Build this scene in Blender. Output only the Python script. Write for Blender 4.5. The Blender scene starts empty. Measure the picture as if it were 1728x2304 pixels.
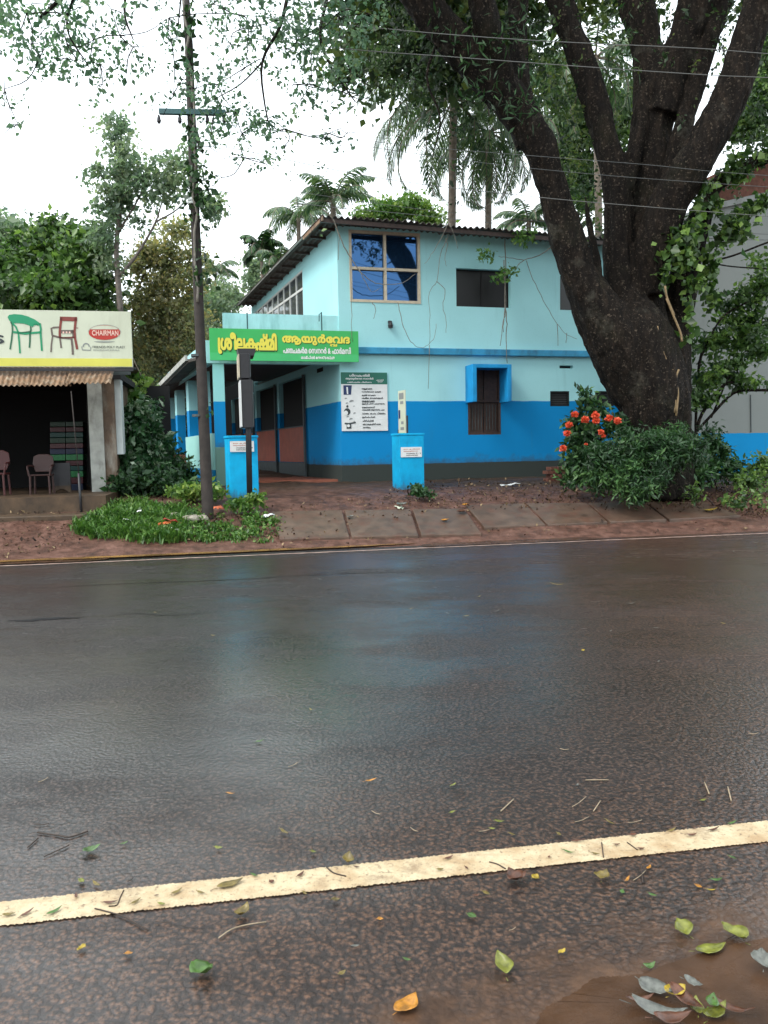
import bpy, math, random
import numpy as np
from mathutils import Vector, Matrix, noise
random.seed(7); RNG = np.random.default_rng(7)
S = bpy.context.scene; COL = S.collection
# ------------------------------------------------------------------ camera
CAM_H = 1.5; FPX = 1731.0
pitch = math.radians(4.62); roll = math.radians(1.02)
Fv = Vector((0, math.cos(pitch), -math.sin(pitch))); U0 = Vector((0, math.sin(pitch), math.cos(pitch))); X0 = Vector((1, 0, 0))
CR = X0*math.cos(roll) - U0*math.sin(roll); CU = X0*math.sin(roll) + U0*math.cos(roll)
cd = bpy.data.cameras.new('camera'); cam = bpy.data.objects.new('camera', cd); COL.objects.link(cam)
cam.matrix_world = Matrix(((CR.x, CU.x, -Fv.x, 0), (CR.y, CU.y, -Fv.y, 0), (CR.z, CU.z, -Fv.z, CAM_H), (0, 0, 0, 1)))
cd.sensor_fit = 'HORIZONTAL'; cd.sensor_width = 36; cd.lens = 36*FPX/1728; cd.clip_end = 2000; cd.clip_start = 0.05
S.camera = cam
# ------------------------------------------------------------------ sky, sun, exposure
SUN_EL, SUN_AZ = 46, -128      # degrees; azimuth from +Y towards +X
w = bpy.data.worlds.new('World'); S.world = w; w.use_nodes = True
nt = w.node_tree; bg = nt.nodes['Background']
sky = nt.nodes.new('ShaderNodeTexSky'); sky.sky_type = 'NISHITA'; sky.sun_disc = False
sky.sun_elevation = math.radians(SUN_EL); sky.sun_rotation = math.radians(SUN_AZ); sky.air_density = 1.6; sky.dust_density = 4
mixw = nt.nodes.new('ShaderNodeMix'); mixw.data_type = 'RGBA'; mixw.inputs[0].default_value = 0.86
mixw.inputs[7].default_value = (9.2, 9.9, 10.3, 1)
nt.links.new(sky.outputs[0], mixw.inputs[6]); nt.links.new(mixw.outputs[2], bg.inputs[0]); bg.inputs[1].default_value = 0.15
sl = bpy.data.lights.new('sun', 'SUN'); sl.energy = 1.4; sl.angle = math.radians(20); sl.color = (1, 0.96, 0.9)
so = bpy.data.objects.new('sun', sl); COL.objects.link(so)
az, el = math.radians(SUN_AZ), math.radians(SUN_EL)
sd = Vector((math.sin(az)*math.cos(el), math.cos(az)*math.cos(el), math.sin(el)))
so.rotation_euler = sd.to_track_quat('Z', 'Y').to_euler(); so.location = (0, 0, 30)
S.view_settings.view_transform = 'Standard'; S.view_settings.look = 'None'; S.view_settings.gamma = 1
S.view_settings.exposure = 0.72; S.view_settings.use_curve_mapping = False
try:
    S.cycles.max_bounces = 6; S.cycles.diffuse_bounces = 3; S.cycles.glossy_bounces = 3; S.cycles.transparent_max_bounces = 6
    S.cycles.transmission_bounces = 3; S.cycles.use_denoising = True
except Exception: pass

# ------------------------------------------------------------------ helpers
def ray(u, v):
    d = CR*(u-864) - CU*(v-1152) + Fv*FPX
    return d.normalized()
CP = Vector((0, 0, CAM_H))
def atY(u, v, Y):
    d = ray(u, v); return CP + d*(Y/d.y)
def onplane(u, v, p0, n):
    d = ray(u, v); t = (Vector(p0)-CP).dot(n)/d.dot(n); return CP + d*t
def atz(u, v, z):
    d = ray(u, v); return CP + d*((z-CAM_H)/d.z)
EA = atz(0, 1274, 0); EB = atz(1728, 1200, 0); RD = (EB-EA).normalized(); RN = Vector((-RD.y, RD.x, 0))   # along road, away from camera
def rs(p): return (p-EA).dot(RN), (p-EA).dot(RD)      # (s, a)
def rp(s, a, z=0): q = EA + RN*s + RD*a; return Vector((q.x, q.y, z))
PS = [-600, -11.9, -11.5, .32, .6, 1.0, 2.1, 3.3, 5.0, 8.0, 20, 60, 600]
PZ = [-.05, -.04, -.03, -.03, .05, .12, .40, .62, .74, .80, 1.05, 1.6, 3.0]
def prof(s): return float(np.interp(s, PS, PZ))
def G(u, v):
    d = ray(u, v); t = 1.0
    while t < 90:
        p = CP + d*t
        if p.z <= prof(rs(p)[0]): return p
        t += .01
    return p
def gz(x, y): return prof(rs(Vector((x, y, 0)))[0])

ROOT = {}
def link(o, parent=None):
    COL.objects.link(o)
    if parent is not None: o.parent = parent
    return o
def tag(o, label=None, cat=None, group=None, kind=None):
    if label: o['label'] = label
    if cat: o['category'] = cat
    if group: o['group'] = group
    if kind: o['kind'] = kind
    return o
def thing(name, label, cat, loc, group=None):
    o = bpy.data.objects.new(name, None); o.location = loc; o.empty_display_size = .1; COL.objects.link(o)
    ROOT[o.name] = Vector(loc); return tag(o, label, cat, group)
def rootloc(o):
    while o is not None:
        if o.name in ROOT: return ROOT[o.name]
        o = o.parent
    return Vector((0, 0, 0))
def mesh(name, V, F, mat, parent=None, smooth=False, attr=None):
    off = rootloc(parent) if parent is not None else Vector((0, 0, 0))
    V = np.asarray([tuple(p) for p in V] if not isinstance(V, np.ndarray) else V, dtype=np.float32) - np.array(off, dtype=np.float32)
    me = bpy.data.meshes.new(name)
    if isinstance(F, np.ndarray):
        n, k = F.shape
        me.vertices.add(len(V)); me.vertices.foreach_set('co', V.ravel())
        me.loops.add(n*k); me.loops.foreach_set('vertex_index', F.ravel().astype(np.int32))
        me.polygons.add(n); me.polygons.foreach_set('loop_start', np.arange(0, n*k, k, dtype=np.int32))
        me.update(calc_edges=True)
    else:
        me.from_pydata(V.tolist(), [], F); me.update()
    if smooth: me.polygons.foreach_set('use_smooth', [True]*len(me.polygons))
    if attr is not None:
        a = me.attributes.new('rnd', 'FLOAT', 'POINT'); a.data.foreach_set('value', np.asarray(attr, dtype=np.float32))
    for m in (mat if isinstance(mat, (list, tuple)) else [mat]): me.materials.append(m)
    o = bpy.data.objects.new(name, me)
    return link(o, parent)
def own(o, label, cat, group=None):      # mesh as a top-level thing: origin at its base
    V = np.empty(len(o.data.vertices)*3, np.float32); o.data.vertices.foreach_get('co', V); V = V.reshape(-1, 3)
    c = V.mean(0); c[2] = V[:, 2].min(); o.data.vertices.foreach_set('co', (V-c).ravel()); o.location = c.tolist()
    return tag(o, label, cat, group)
class MB:
    def __init__(s): s.V = []; s.F = []
    def add(s, V, F):
        b = len(s.V); s.V += [Vector(p) for p in V]; s.F += [tuple(i+b for i in f) for f in F]; return s
    def box(s, o, a, b, c):
        o, a, b, c = map(Vector, (o, a, b, c))
        V = [o, o+a, o+a+b, o+b, o+c, o+a+c, o+a+b+c, o+b+c]
        return s.add(V, [(0, 3, 2, 1), (4, 5, 6, 7), (0, 1, 5, 4), (1, 2, 6, 5), (2, 3, 7, 6), (3, 0, 4, 7)])
    def cbox(s, c, ex, ey, ez):
        c, ex, ey, ez = map(Vector, (c, ex, ey, ez)); return s.box(c-ex/2-ey/2-ez/2, ex, ey, ez)
    def slab(s, top, thick):       # polygon pts extruded down
        top = [Vector(p) for p in top]; n = len(top); t = Vector(thick) if not isinstance(thick, float) else Vector((0, 0, -thick))
        return s.add(top+[p+t for p in top], [tuple(range(n)), tuple(range(2*n-1, n-1, -1))]+[(i, i+n, (i+1) % n+n, (i+1) % n) for i in range(n)])
    def tube(s, pts, rad, n=8, caps=True):
        pts = [Vector(p) for p in pts]
        if not isinstance(rad, (list, tuple)): rad = [rad]*len(pts)
        V = []; F = []; ref = Vector((0.13, .97, .2))
        for i, p in enumerate(pts):
            t = (pts[min(i+1, len(pts)-1)]-pts[max(i-1, 0)]).normalized()
            x = t.cross(ref)
            if x.length < .05: x = t.cross(Vector((1, 0, 0)))
            x.normalize(); y = t.cross(x)
            for k in range(n):
                a = 2*math.pi*k/n; V.append(p + (x*math.cos(a)+y*math.sin(a))*rad[i])
        for i in range(len(pts)-1):
            for k in range(n): F.append((i*n+k, i*n+(k+1) % n, (i+1)*n+(k+1) % n, (i+1)*n+k))
        if caps: F.append(tuple(range(n-1, -1, -1))); F.append(tuple(range((len(pts)-1)*n, len(pts)*n)))
        return s.add(V, F)
    def build(s, name, mat, parent=None, smooth=False): return mesh(name, s.V, s.F, mat, parent, smooth)
def bevel(o, w=.01):
    m = o.modifiers.new('bevel', 'BEVEL'); m.width = w; m.segments = 2; m.limit_method = 'ANGLE'; return o
def smoothpath(pts, n=6):
    pts = [Vector(p) for p in pts]; out = []
    P = [pts[0]*2-pts[1]]+pts+[pts[-1]*2-pts[-2]]
    for i in range(1, len(P)-2):
        for k in range(n):
            t = k/n; a, b, c, d = P[i-1], P[i], P[i+1], P[i+2]
            out.append(.5*((2*b)+(c-a)*t+(2*a-5*b+4*c-d)*t*t+(3*b-a-3*c+d)*t**3))
    out.append(pts[-1]); return out

# ------------------------------------------------------------------ materials
def newmat(name):
    m = bpy.data.materials.new(name); m.use_nodes = True; return m, m.node_tree, m.node_tree.nodes['Principled BSDF']
def N(t, typ, **kw):
    n = t.nodes.new(typ)
    for k, v in kw.items(): setattr(n, k, v)
    return n
def noi(t, scale, detail=4, rough=.55, vec=None, dim='3D'):
    n = N(t, 'ShaderNodeTexNoise'); n.inputs['Scale'].default_value = scale; n.inputs['Detail'].default_value = detail; n.inputs['Roughness'].default_value = rough
    if vec is not None: t.links.new(vec, n.inputs['Vector'])
    return n.outputs['Fac']
def pos(t): return N(t, 'ShaderNodeNewGeometry').outputs['Position']
def mapp(t, vec, sc):
    m = N(t, 'ShaderNodeMapping'); m.inputs['Scale'].default_value = sc; t.links.new(vec, m.inputs['Vector']); return m.outputs[0]
def ramp(t, fac, stops):
    r = N(t, 'ShaderNodeValToRGB'); e = r.color_ramp.elements
    while len(e) < len(stops): e.new(.5)
    for i, (p, c) in enumerate(stops):
        e[i].position = p; e[i].color = (c[0], c[1], c[2], 1) if not isinstance(c, (int, float)) else (c, c, c, 1)
    t.links.new(fac, r.inputs[0]); return r.outputs[0]
def mix(t, f, a, b, mode='MIX'):
    m = N(t, 'ShaderNodeMix'); m.data_type = 'RGBA'; m.blend_type = mode
    for i, x in ((0, f), (6, a), (7, b)):
        if isinstance(x, (int, float)): m.inputs[i].default_value = x
        elif isinstance(x, tuple): m.inputs[i].default_value = (*x, 1)
        else: t.links.new(x, m.inputs[i])
    return m.outputs[2]
def mth(t, op, a, b=None, clamp=False):
    m = N(t, 'ShaderNodeMath'); m.operation = op; m.use_clamp = clamp
    for i, x in ((0, a), (1, b)):
        if x is None: continue
        if isinstance(x, (int, float)): m.inputs[i].default_value = x
        else: t.links.new(x, m.inputs[i])
    return m.outputs[0]
def bump(t, b, h, strength=.3, dist=.01):
    n = N(t, 'ShaderNodeBump'); n.inputs['Strength'].default_value = strength; n.inputs['Distance'].default_value = dist
    t.links.new(h, n.inputs['Height']); t.links.new(n.outputs[0], b.inputs['Normal']); return n
def mat(name, c, rough=.6, var=.25, scale=6, metal=0, bs=.15, dirt=None, dscale=1.2, spec=.5):
    m, t, b = newmat(name); p = pos(t)
    n = noi(t, scale, 5, .6, p)
    lo = tuple(x*(1-var) for x in c); hi = tuple(min(1, x*(1+var)) for x in c)
    col = ramp(t, n, [(.3, lo), (.7, hi)])
    if dirt:
        n2 = noi(t, dscale, 6, .65, mapp(t, p, (1.6, 1.6, .45)))
        col = mix(t, ramp(t, n2, [(.5, 0), (.72, .75)]), col, dirt)
    t.links.new(col, b.inputs['Base Color']); b.inputs['Roughness'].default_value = rough; b.inputs['Metallic'].default_value = metal
    b.inputs['Specular IOR Level'].default_value = spec
    if bs: bump(t, b, noi(t, scale*8, 4, .6, p), bs, .004)
    return m
def flat(name, c, rough=.5, metal=0):
    m, t, b = newmat(name); b.inputs['Base Color'].default_value = (*c, 1); b.inputs['Roughness'].default_value = rough; b.inputs['Metallic'].default_value = metal; return m
def leafmat(name, cols, rough=.45, trans=.35):
    m, t, b = newmat(name)
    a = N(t, 'ShaderNodeAttribute'); a.attribute_name = 'rnd'
    k = len(cols); col = ramp(t, a.outputs['Fac'], [(i/(k-1), c) for i, c in enumerate(cols)])
    b.inputs['Roughness'].default_value = rough; t.links.new(col, b.inputs['Base Color'])
    tr = N(t, 'ShaderNodeBsdfTranslucent'); t.links.new(mix(t, 1.0, col, (1.2, 1.35, .85), 'MULTIPLY'), tr.inputs[0])
    ms = N(t, 'ShaderNodeMixShader'); ms.inputs[0].default_value = trans
    t.links.new(b.outputs[0], ms.inputs[1]); t.links.new(tr.outputs[0], ms.inputs[2])
    t.links.new(ms.outputs[0], t.nodes['Material Output'].inputs['Surface']); return m

# two-tone painted wall: dado height and plinth height are real paint lines
def paintmat(name, zd, zb, up, lo, base, stain=(.06, .16, .16)):
    m, t, b = newmat(name); p = pos(t)
    sx = N(t, 'ShaderNodeSeparateXYZ'); t.links.new(p, sx.inputs[0])
    wob = mth(t, 'MULTIPLY', mth(t, 'SUBTRACT', noi(t, 3, 2, .5, p), .5), .03)
    z = mth(t, 'ADD', sx.outputs[2], wob)
    c = mix(t, mth(t, 'GREATER_THAN', z, zd), lo, up)
    c = mix(t, mth(t, 'GREATER_THAN', z, zb), base, c)
    n1 = noi(t, .9, 6, .6, p); n2 = noi(t, 1.6, 6, .65, mapp(t, p, (3.2, 3.2, .28)))
    c = mix(t, ramp(t, n1, [(.35, 0), (.75, .35)]), c, mix(t, 1.0, c, (.74, .8, .78), 'MULTIPLY'))
    c = mix(t, ramp(t, n2, [(.6, 0), (.85, .22)]), c, stain)
    c = mix(t, ramp(t, noi(t, 40, 3, .6, p), [(.62, 0), (.75, .18)]), c, stain)
    spl_ = mth(t, 'ADD', mth(t, 'MULTIPLY', mth(t, 'SUBTRACT', z, zb), 1.6), mth(t, 'MULTIPLY', noi(t, 5, 6, .7, p), 1.0))
    c = mix(t, ramp(t, spl_, [(.45, .55), (.8, 0)]), c, (.05, .06, .05))
    t.links.new(c, b.inputs['Base Color']); b.inputs['Roughness'].default_value = .8; b.inputs['Specular IOR Level'].default_value = .2
    bump(t, b, noi(t, 55, 5, .6, p), .25, .006); return m

M = {}
M['asphalt'], t, b = newmat('wet_asphalt'); p = pos(t)
sx = N(t, 'ShaderNodeSeparateXYZ'); t.links.new(p, sx.inputs[0])
stone = N(t, 'ShaderNodeTexVoronoi'); stone.inputs['Scale'].default_value = 55; t.links.new(p, stone.inputs['Vector'])
agg0 = noi(t, 48, 6, .78, p); agg = mth(t, 'ADD', mth(t, 'MULTIPLY', agg0, .8), mth(t, 'MULTIPLY', mth(t, 'SUBTRACT', .6, stone.outputs['Distance']), .22))
asp = ramp(t, agg, [(.40, (.002, .002, .003)), (.60, (.066, .064, .064))])
mud = ramp(t, agg, [(.39, (.014, .006, .003)), (.60, (.17, .085, .047))])
# mud film: stronger to the right and at the near shoulder, with its own blotches
mx = mth(t, 'ADD', mth(t, 'MULTIPLY', sx.outputs[0], .13), mth(t, 'MULTIPLY', mth(t, 'MAXIMUM', mth(t, 'SUBTRACT', 3.6, sx.outputs[1]), 0.0), .42))
mf = mth(t, 'ADD', mx, mth(t, 'MULTIPLY', noi(t, .55, 6, .6, p), 1.0))
mf = ramp(t, mf, [(.30, .2), (.95, .97)])
asp = mix(t, ramp(t, noi(t, 1.1, 5, .6, mapp(t, p, (.35, 2.2, 1))), [(.45, 0), (.7, .5)]), asp, (.02, .02, .022))
basec = mix(t, mf, asp, mud)
wet = noi(t, .75, 6, .66, mapp(t, p, (.55, 1.1, 1)))
b.inputs['Specular IOR Level'].default_value = .3
t.links.new(ramp(t, wet, [(.36, .4), (.62, .6)]), b.inputs['Roughness'])
PW = atz(590, 1520, 0)
zx = mth(t, 'MULTIPLY', mth(t, 'SUBTRACT', sx.outputs[0], PW.x), .8); zy = mth(t, 'MULTIPLY', mth(t, 'SUBTRACT', sx.outputs[1], PW.y), .62)
pol = mth(t, 'SUBTRACT', 1.15, mth(t, 'ADD', mth(t, 'MULTIPLY', zx, zx), mth(t, 'MULTIPLY', zy, zy)))
pol = ramp(t, mth(t, 'ADD', pol, mth(t, 'MULTIPLY', mth(t, 'SUBTRACT', noi(t, 1.6, 5, .65, p), .5), 2.6)), [(.15, 0), (1.0, 1)])
pd = mth(t, 'ADD', mth(t, 'MULTIPLY', mth(t, 'SUBTRACT', mth(t, 'ADD', 2.02, mth(t, 'MULTIPLY', sx.outputs[0], .42)), sx.outputs[1]), 2.6), mth(t, 'MULTIPLY', mth(t, 'SUBTRACT', noi(t, 4, 7, .7, p), .5), 2.4))
pud = ramp(t, pd, [(.0, 0), (.55, 1)])
h = mth(t, 'ADD', mth(t, 'MULTIPLY', stone.outputs['Distance'], -1.0), mth(t, 'MULTIPLY', agg, 1.8))
bm_ = bump(t, b, h, .75, .008)
h = mth(t, 'MULTIPLY', h, mth(t, 'SUBTRACT', 1.0, mth(t, 'ADD', mth(t, 'MULTIPLY', pud, .8), mth(t, 'MULTIPLY', pol, .45))))
t.links.new(h, b.inputs['Normal'].links[0].from_node.inputs['Height'])
cb = N(t, 'ShaderNodeBump'); cb.inputs['Strength'].default_value = .5; cb.inputs['Distance'].default_value = .0021; t.links.new(h, cb.inputs['Height']); t.links.new(cb.outputs[0], b.inputs['Coat Normal'])
b.inputs['Coat IOR'].default_value = 1.5
t.links.new(mix(t, pud, basec, ramp(t, noi(t, 9, 6, .7, p), [(.35, (.03, .014, .007)), (.65, (.10, .052, .028))])), b.inputs['Base Color'])
wet = mth(t, 'SUBTRACT', wet, mth(t, 'ADD', mth(t, 'MULTIPLY', pol, .12), mth(t, 'MULTIPLY', pud, .1)))
t.links.new(ramp(t, wet, [(.42, 1.0), (.6, .35)]), b.inputs['Coat Weight']); t.links.new(ramp(t, wet, [(.42, .07), (.6, .3)]), b.inputs['Coat Roughness'])
M['line'] = mat('worn_line_paint', (.5,.38,.22), .5, .35, 30, dirt=(.2, .1, .05), dscale=9, bs=.5)
M['edge_line'] = mat('edge_line_paint', (.36, .26, .22), .5, .3, 12, dirt=(.16, .08, .06), dscale=2)
def groundmat():
    m, t, b = newmat('wet_laterite_soil'); p = pos(t)
    c = ramp(t, noi(t, 5, 6, .65, p), [(.32, (.045, .022, .015)), (.5, (.11, .052, .036)), (.7, (.19, .10, .075))])
    sx = N(t, 'ShaderNodeSeparateXYZ'); t.links.new(p, sx.inputs[0])
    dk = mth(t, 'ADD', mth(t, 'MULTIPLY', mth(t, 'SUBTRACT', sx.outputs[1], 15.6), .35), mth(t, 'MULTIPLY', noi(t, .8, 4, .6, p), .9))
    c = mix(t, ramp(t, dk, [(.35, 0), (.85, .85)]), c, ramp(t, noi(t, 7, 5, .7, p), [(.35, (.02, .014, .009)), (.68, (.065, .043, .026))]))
    t.links.new(c, b.inputs['Base Color'])
    t.links.new(ramp(t, noi(t, 1.7, 5, .6, p), [(.4, .38), (.6, .75)]), b.inputs['Roughness']); b.inputs['Specular IOR Level'].default_value = .3
    bump(t, b, noi(t, 16, 6, .7, p), .9, .04); return m
M['soil'] = groundmat()
M['slab'] = mat('wet_concrete_slab', (.095, .06, .042), .42, .4, 4, bs=.5, dirt=(.1, .035, .02), dscale=2.2)
def watermat(name, c, r=.05):
    m, t, b = newmat(name); p = pos(t)
    t.links.new(ramp(t, noi(t, 3.5, 6, .7, p), [(.4, r), (.62, .45)]), b.inputs['Roughness'])
    t.links.new(ramp(t, noi(t, 2.2, 5, .6, p), [(.36, tuple(x*.5 for x in c)), (.64, tuple(x*1.5 for x in c))]), b.inputs['Base Color'])
    b.inputs['IOR'].default_value = 1.33
    bump(t, b, noi(t, 22, 6, .7, p), .35, .006); return m
M['puddle'] = watermat('muddy_water', (.055, .029, .016), .09); M['puddle2'] = watermat('ochre_water', (.2, .11, .03), .1)
M['bark'], t, b = newmat('tree_bark'); p = pos(t)
v = noi(t, 3.5, 8, .72, mapp(t, p, (2.4, 2.4, .7)))
c = ramp(t, v, [(.36, (.003, .002, .0015)), (.53, (.012, .0085, .006)), (.7, (.038, .026, .018))])
c = mix(t, ramp(t, noi(t, 1.3, 5, .6, p), [(.55, 0), (.75, .5)]), c, (.022, .024, .010))
c = mix(t, ramp(t, noi(t, 22, 4, .7, p), [(.58, 0), (.66, .7)]), c, (.17, .135, .10))
c = mix(t, ramp(t, noi(t, 1.7, 7, .7, p), [(.58, 0), (.7, .6)]), c, (.10, .095, .075))
t.links.new(c, b.inputs['Base Color']); b.inputs['Roughness'].default_value = .8; b.inputs['Specular IOR Level'].default_value = .2
bump(t, b, mth(t, 'ADD', v, mth(t, 'MULTIPLY', noi(t, 22, 6, .75, mapp(t, p, (1.5, 1.5, .6))), .8)), 1.0, .09)
M['bark2'] = mat('grey_bark', (.12, .10, .085), .7, .5, 9, bs=.6)
M['palmbark'] = mat('palm_bark', (.16, .13, .1), .7, .4, 9, bs=.5)
M['glass'], t, b = newmat('tinted_window_glass'); b.inputs['Base Color'].default_value = (.028, .085, .2, 1); b.inputs['Metallic'].default_value = .8; b.inputs['Roughness'].default_value = .03
bump(t, b, noi(t, 1.6, 2, .5, pos(t)), .06, .02)
M['dark'] = flat('dark_interior', (.006, .006, .007), .85)  # near-black colour stands in for the shade inside rooms, shop and vents
M['darkglass'] = flat('dark_pane', (.004, .004, .005), .35)  # near-black pane stands for the dark room behind an upper window
M['cream'] = mat('cream_frame_paint', (.55, .48, .36), .5, .15, 10)
M['whiteframe'] = mat('pale_frame_paint', (.6, .62, .6), .5, .15, 10)
M['wood'] = mat('dark_brown_wood', (.05, .028, .022), .5, .35, 14)
M['blue'] = mat('blue_wall_paint', (.002, .28, .62), .75, .14, 2.5, dirt=(.0, .13, .32), dscale=1.5)
M['bluebright'] = mat('bright_blue_pillar_paint', (.002, .40, .72), .75, .1, 2.5, dirt=(.01, .25, .48), dscale=1.2, spec=.25)
m_, t, b = newmat('bright_blue_pillar_paint'); p = pos(t); sx = N(t, 'ShaderNodeSeparateXYZ'); t.links.new(p, sx.inputs[0])
c = ramp(t, noi(t, 2.2, 6, .65, p), [(.35, (.004, .3, .58)), (.65, (.002, .43, .76))])
c = mix(t, ramp(t, noi(t, 2, 6, .7, mapp(t, p, (5, 5, .5))), [(.55, 0), (.75, .35)]), c, (.01, .16, .28))
f_ = mth(t, 'ADD', mth(t, 'MULTIPLY', mth(t, 'SUBTRACT', sx.outputs[2], .62), 2.4), mth(t, 'MULTIPLY', noi(t, 7, 6, .7, mapp(t, p, (2, 2, .5))), 1.0))
c = mix(t, ramp(t, f_, [(.5, .85), (.95, 0)]), c, (.06, .05, .035)); t.links.new(c, b.inputs['Base Color']); b.inputs['Roughness'].default_value = .75; b.inputs['Specular IOR Level'].default_value = .25
bump(t, b, noi(t, 40, 5, .6, p), .3, .006); M['bluebright'] = m_
m_, t, b = newmat('worn_line_paint'); p = pos(t)
c = ramp(t, noi(t, 6, 6, .7, p), [(.35, (.38, .26, .14)), (.6, (.55, .45, .29))])
c = mix(t, ramp(t, noi(t, 60, 4, .8, p), [(.56, 0), (.66, .8)]), c, (.10, .06, .035))
c = mix(t, ramp(t, noi(t, 2.4, 7, .75, p), [(.53, 0), (.64, .7)]), c, (.2, .125, .07))
t.links.new(c, b.inputs['Base Color']); b.inputs['Roughness'].default_value = .5; bump(t, b, noi(t, 42, 6, .75, p), .7, .006); M['line'] = m_
M['teal'] = mat('pale_teal_paint', (.38, .72, .76), .6, .1, 2, dirt=(.16, .40, .40), dscale=1.3)
M['bluetrim'] = mat('blue_ledge_paint', (.03, .27, .47), .6, .2, 3, dirt=(.02, .08, .12), dscale=2)
M['sheet'] = mat('weathered_roof_sheet', (.10, .085, .075), .7, .4, 6, dirt=(.03, .03, .02), dscale=1.5, bs=.4)
M['rust'] = mat('rusty_corrugated_iron', (.2, .12, .07), .7, .55, 7, dirt=(.42, .36, .28), dscale=4, bs=.4)
M['orange'] = mat('terracotta_panel_paint', (.3, .06, .03), .6, .2, 4)  # panel red darkened, with the porch shadow put into the colour
M['greypaint'] = mat('grey_plinth_paint', (.05, .065, .07), .6, .25, 4)
M['tilefloor'] = mat('red_oxide_floor', (.22, .07, .04), .35, .2, 4)
M['signgreen'] = mat('green_flex', (.035, .42, .10), .5, .06, 3, bs=0)
M['signgreen2'] = mat('lighter_green_band', (.05, .47, .15), .5, .06, 3, bs=0)
M['yellow'] = flat('yellow_lettering', (.75, .68, .08), .5)
M['white'] = mat('white_print', (.72, .74, .74), .5, .06, 8, bs=0)
M['orangered'] = flat('dull_red_lettering', (.45, .12, .08), .5)
M['shadowgreen'] = flat('dark_green_outline', (.006, .09, .015), .5)
M['boardgreen'] = flat('bottle_green_print', (.005, .13, .09), .45)
M['ink'] = flat('black_ink', (.03, .04, .045), .5)
M['navy'] = flat('navy_print', (.01, .03, .11), .5)
M['greyink'] = flat('grey_ink', (.22, .24, .24), .5)
M['flex'] = mat('off_white_flex', (.56, .6, .47), .5, .06, 1.5, bs=0, dirt=(.42, .44, .33), dscale=1.5)
M['yellowband'] = mat('yellow_flex_band', (.6, .58, .1), .5, .1, 2, bs=0)
M['chairgreen'] = flat('green_print', (.01, .26, .12), .5); M['chairgreen2'] = flat('dark_green_print', (.02, .12, .06), .5)
M['chairred'] = flat('maroon_print', (.2, .04, .03), .5); M['chairgrey'] = flat('brown_grey_print', (.13, .1, .085), .5)
M['logored'] = flat('logo_red_print', (.42, .03, .02), .5); M['logopink'] = flat('logo_pink_print', (.75, .5, .42), .5)
M['concrete'] = mat('stained_grey_cement', (.27, .29, .28), .75, .25, 1.2, dirt=(.10, .11, .09), dscale=.9, bs=.4)
M['whitewash'] = mat('stained_whitewash', (.36, .37, .34), .75, .3, 4, dirt=(.08, .065, .045), dscale=3.0, bs=.4)
M['whitewash2'] = mat('clean_whitewash', (.55, .6, .6), .7, .1, 4, bs=.2)
M['brownstain'] = mat('brown_stained_plaster', (.13, .085, .055), .7, .35, 5, dirt=(.4, .38, .33), dscale=2.4, bs=.4)
M['polecon'] = mat('damp_concrete_pole', (.032, .025, .022), .8, .4, 7, dirt=(.012, .014, .01), dscale=4, bs=.5)
M['steel'] = mat('galvanised_steel', (.02, .09, .10), .5, .2, 10)
M['blackmetal'] = mat('black_painted_metal', (.02, .02, .024), .45, .2, 12, bs=.1)
M['laterite'] = mat('laterite_block', (.17, .065, .04), .8, .4, 9, bs=.8)
M['step'] = mat('muddy_cement_step', (.07, .042, .022), .6, .5, 4, dirt=(.022, .015, .01), dscale=1.6, bs=.6)
M['wire'] = flat('cable', (.10, .11, .11), .5); M['wire2'] = flat('aluminium_cable', (.13, .135, .13), .6)
M['brick'] = mat('red_brick', (.12, .045, .03), .8, .35, 9, bs=.6)
M['rootbark'] = mat('aerial_root_bark', (.17, .155, .13), .7, .4, 14, bs=.2)
M['yroot'] = mat('ochre_creeper_stem', (.2, .14, .07), .7, .4, 14)
M['leaf_big'] = leafmat('canopy_leaves', [(.014, .03, .016), (.035, .07, .03), (.075, .125, .045), (.16, .2, .05)], .4, .4)
M['leaf_thin'] = leafmat('glare_paled_canopy_leaves', [(.06, .12, .09), (.10, .17, .125), (.15, .23, .16), (.24, .32, .2)], .5, .6)  # paler copy of the canopy leaves, sky glare put into the colour
M['leaf_far'] = leafmat('haze_tinted_leaves', [(.11, .17, .13), (.16, .23, .17), (.23, .29, .21), (.33, .38, .26)], .5, .55)  # haze and sky glow paled into the background leaf colours
M['leaf_lush'] = leafmat('lush_leaves', [(.022, .05, .016), (.045, .095, .028), (.095, .18, .045), (.22, .34, .08)], .4, .35)
M['leaf_brown'] = leafmat('olive_leaves', [(.16, .19, .12), (.22, .24, .15), (.3, .28, .16), (.46, .36, .15)], .5, .55)
M['leaf_shrub'] = leafmat('dark_shrub_leaves', [(.008, .028, .010), (.016, .052, .016), (.03, .09, .025), (.08, .17, .045)], .5, .2)
M['leaf_bright'] = leafmat('bright_leaves', [(.05, .12, .03), (.09, .19, .04), (.18, .28, .06), (.3, .38, .09)], .4, .35)
M['leaf_var'] = leafmat('pale_edged_leaves', [(.015, .05, .018), (.025, .08, .03), (.045, .12, .04), (.4, .48, .36)], .35, .2)
M['palm'] = leafmat('palm_fronds', [(.03, .07, .04), (.06, .12, .06), (.11, .18, .09), (.2, .26, .12)], .4, .3)
M['grass'] = leafmat('verge_grass', [(.025, .07, .015), (.055, .14, .025), (.1, .22, .04), (.2, .3, .08)], .45, .3)
M['litter'] = leafmat('rotting_leaves', [(.015, .009, .006), (.05, .024, .014), (.09, .05, .026), (.3, .22, .12)], .85, .05)
M['petal'] = leafmat('orange_petals', [(.62, .06, .025), (.72, .10, .045), (.8, .15, .07), (.88, .22, .12)], .5, .25)

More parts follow.
